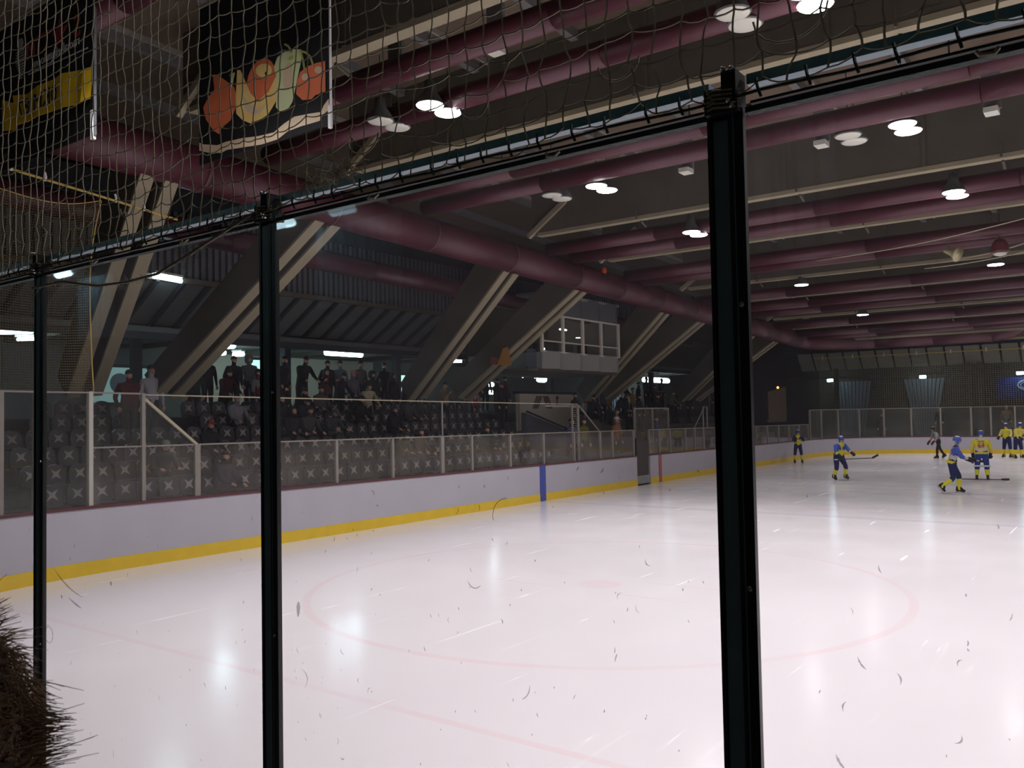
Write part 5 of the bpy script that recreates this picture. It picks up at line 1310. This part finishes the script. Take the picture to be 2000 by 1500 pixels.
hb = bd; hb.v = [tuple(_['T'](p[0], p[1], p[2] - .04)) for p in hb.v]; hb.build('hem_band', cm(YEL_J), p3, True, True)
stick('pale hockey stick carried by the skating player', (-4.7, 29.4, 1.15), (-4.1, 29.7, 1.0), (-4.0, 29.8, .98), (.5, .48, .4))
p4, _ = player('player number 64 in yellow and navy with his back turned', (-4.78, 35.2, 0), .1, dict(lean=.06, legs=((.05, .08), (.03, .08)), arms=((.12, .32, .35), (.15, .3, .4)), pad=1.34, spread=.1, head=.1), (.68, .60, .36), YEL_J, (.02, .05, .24), SOCK, (.04, .08, .36), .98, '64')
for s in (-1, 1):
    k = MB(); k.lathe([(.155, 0), (.157, .055)], (s * .135, .0, .50), 14); k.build('pants_stripe', cm((.6, .62, .6)), p4, True, True)
stick('dark hockey stick lying along the ice at the feet of number 64', (-5.6, 35.0, .035), (-4.2, 35.35, .03), (-3.95, 35.4, .04))
player('player in yellow half hidden behind number 64', (-5.75, 51.2, 0), pi - .3, dict(lean=.15, legs=((.1, .15), (.05, .12)), arms=((.4, .25, .8), (.4, .25, .8)), pad=1.25, spread=.12), YEL_J, (.6, .52, .1), NAV, SOCK, (.03, .05, .22), .98)
player('player in yellow and navy behind and right of number 64', (-5.2, 50.4, 0), pi + .9, dict(lean=.25, legs=((.15, .2), (.05, .2)), arms=((.5, .25, .6), (.4, .25, .7)), pad=1.25, spread=.14), YEL_J, (.6, .5, .12), NAV, SOCK, (.03, .05, .25), 1.0)
stick('dark hockey stick low beside the farthest pair of players', (-4.85, 50.0, .55), (-4.2, 49.6, .08), (-3.9, 49.5, .06))
rf, q_ = player('referee in a grey striped shirt with a red armband leaning left', (-8.65, 49.2, 0), pi / 2 + .6, dict(lean=.45, legs=((.35, .3), (-.35, .25)), arms=((.2, .3, .5), (.2, .3, .5)), pad=1.08, spread=.1, head=.3), (.30, .31, .30), (.30, .31, .30), K, K, (.02, .02, .03), .95, helmet_top=(.5, .45, .1))
for z in (.1, .2, .3, .4):
    k = MB(); k.lathe([(.186, 0), (.186, .03)], (0, 0, 0), 14); k.v = [tuple(q_['T'](p[0], p[1] * .78, p[2] + z)) for p in k.v]; k.build('shirt_stripe', M['black'], rf, True, True)
for (h, d) in q_['hands']:
    k = MB(); k.tube([h - d * .24, h - d * .16], .06, 8); k.build('armband', cm((.7, .12, .10)), rf, True, True)

# ------------------------------------------------------------------ person with a fur hood beside the viewer
fx, fy, fz = -.765, .19, 2.06
fp = thing('person', 'person in a brown fur-trimmed hood at the lower left corner, cropped by the frame', 'person', (fx, fy, 1.05))
qb = humanoid('neighbour', .03, ((.02, .03), (0, .04)), ((-.1, .25, .5), (-.1, .25, .5)), 1.2, cap_sub=2)
for i, m_ in enumerate((M['skin'], cm(K), cm(K), cm(K), cm(K), M['black'])): qb['mesh'].materials[i] = m_
bo = bpy.data.objects.new('body', qb['mesh']); C.objects.link(bo); bo.parent = fp; bo.scale = (.80,) * 3; bo.rotation_euler = (0, 0, .35)
hc = Vector((fx, fy, 1.045)) + Matrix.Rotation(.35, 3, 'Z') @ (qb['head'] * .80)
hd = MB().sphere(tuple(hc), .118, 18, 12, (1, 1.05, 1.15)).build('hood', M['fur_dark'], fp, True)
rf_ = random.Random(11); mb = MB()
for k in range(9000):
    th = rf_.uniform(0, 2 * pi); u = rf_.uniform(-.9, 1); rr_ = sqrt(1 - u * u)
    nrm_ = Vector((rr_ * cos(th), rr_ * sin(th), u)); p = hc + Vector((nrm_.x * .116, nrm_.y * .121, nrm_.z * .133))
    tuft = Vector((sin(7 * th + 3 * u), cos(5 * th - 4 * u), sin(6 * u + 2 * th))) * .5
    d = (nrm_ + tuft * .7 + Vector((rf_.gauss(0, .25), rf_.gauss(0, .25), rf_.gauss(0, .25)))).normalized()
    L_ = rf_.uniform(.012, .032) * (1.6 if rf_.random() < .06 else 1)
    m_ = p + d * L_ * .5; e_ = p + d * L_ + Vector((0, 0, -.006)) + tuft * .012
    mb.tube([p, m_, e_], .0008, 3, cap=False, r1=.0002)
o = mb.build('fur_trim', M['fur'], fp, True); o['kind'] = 'stuff'
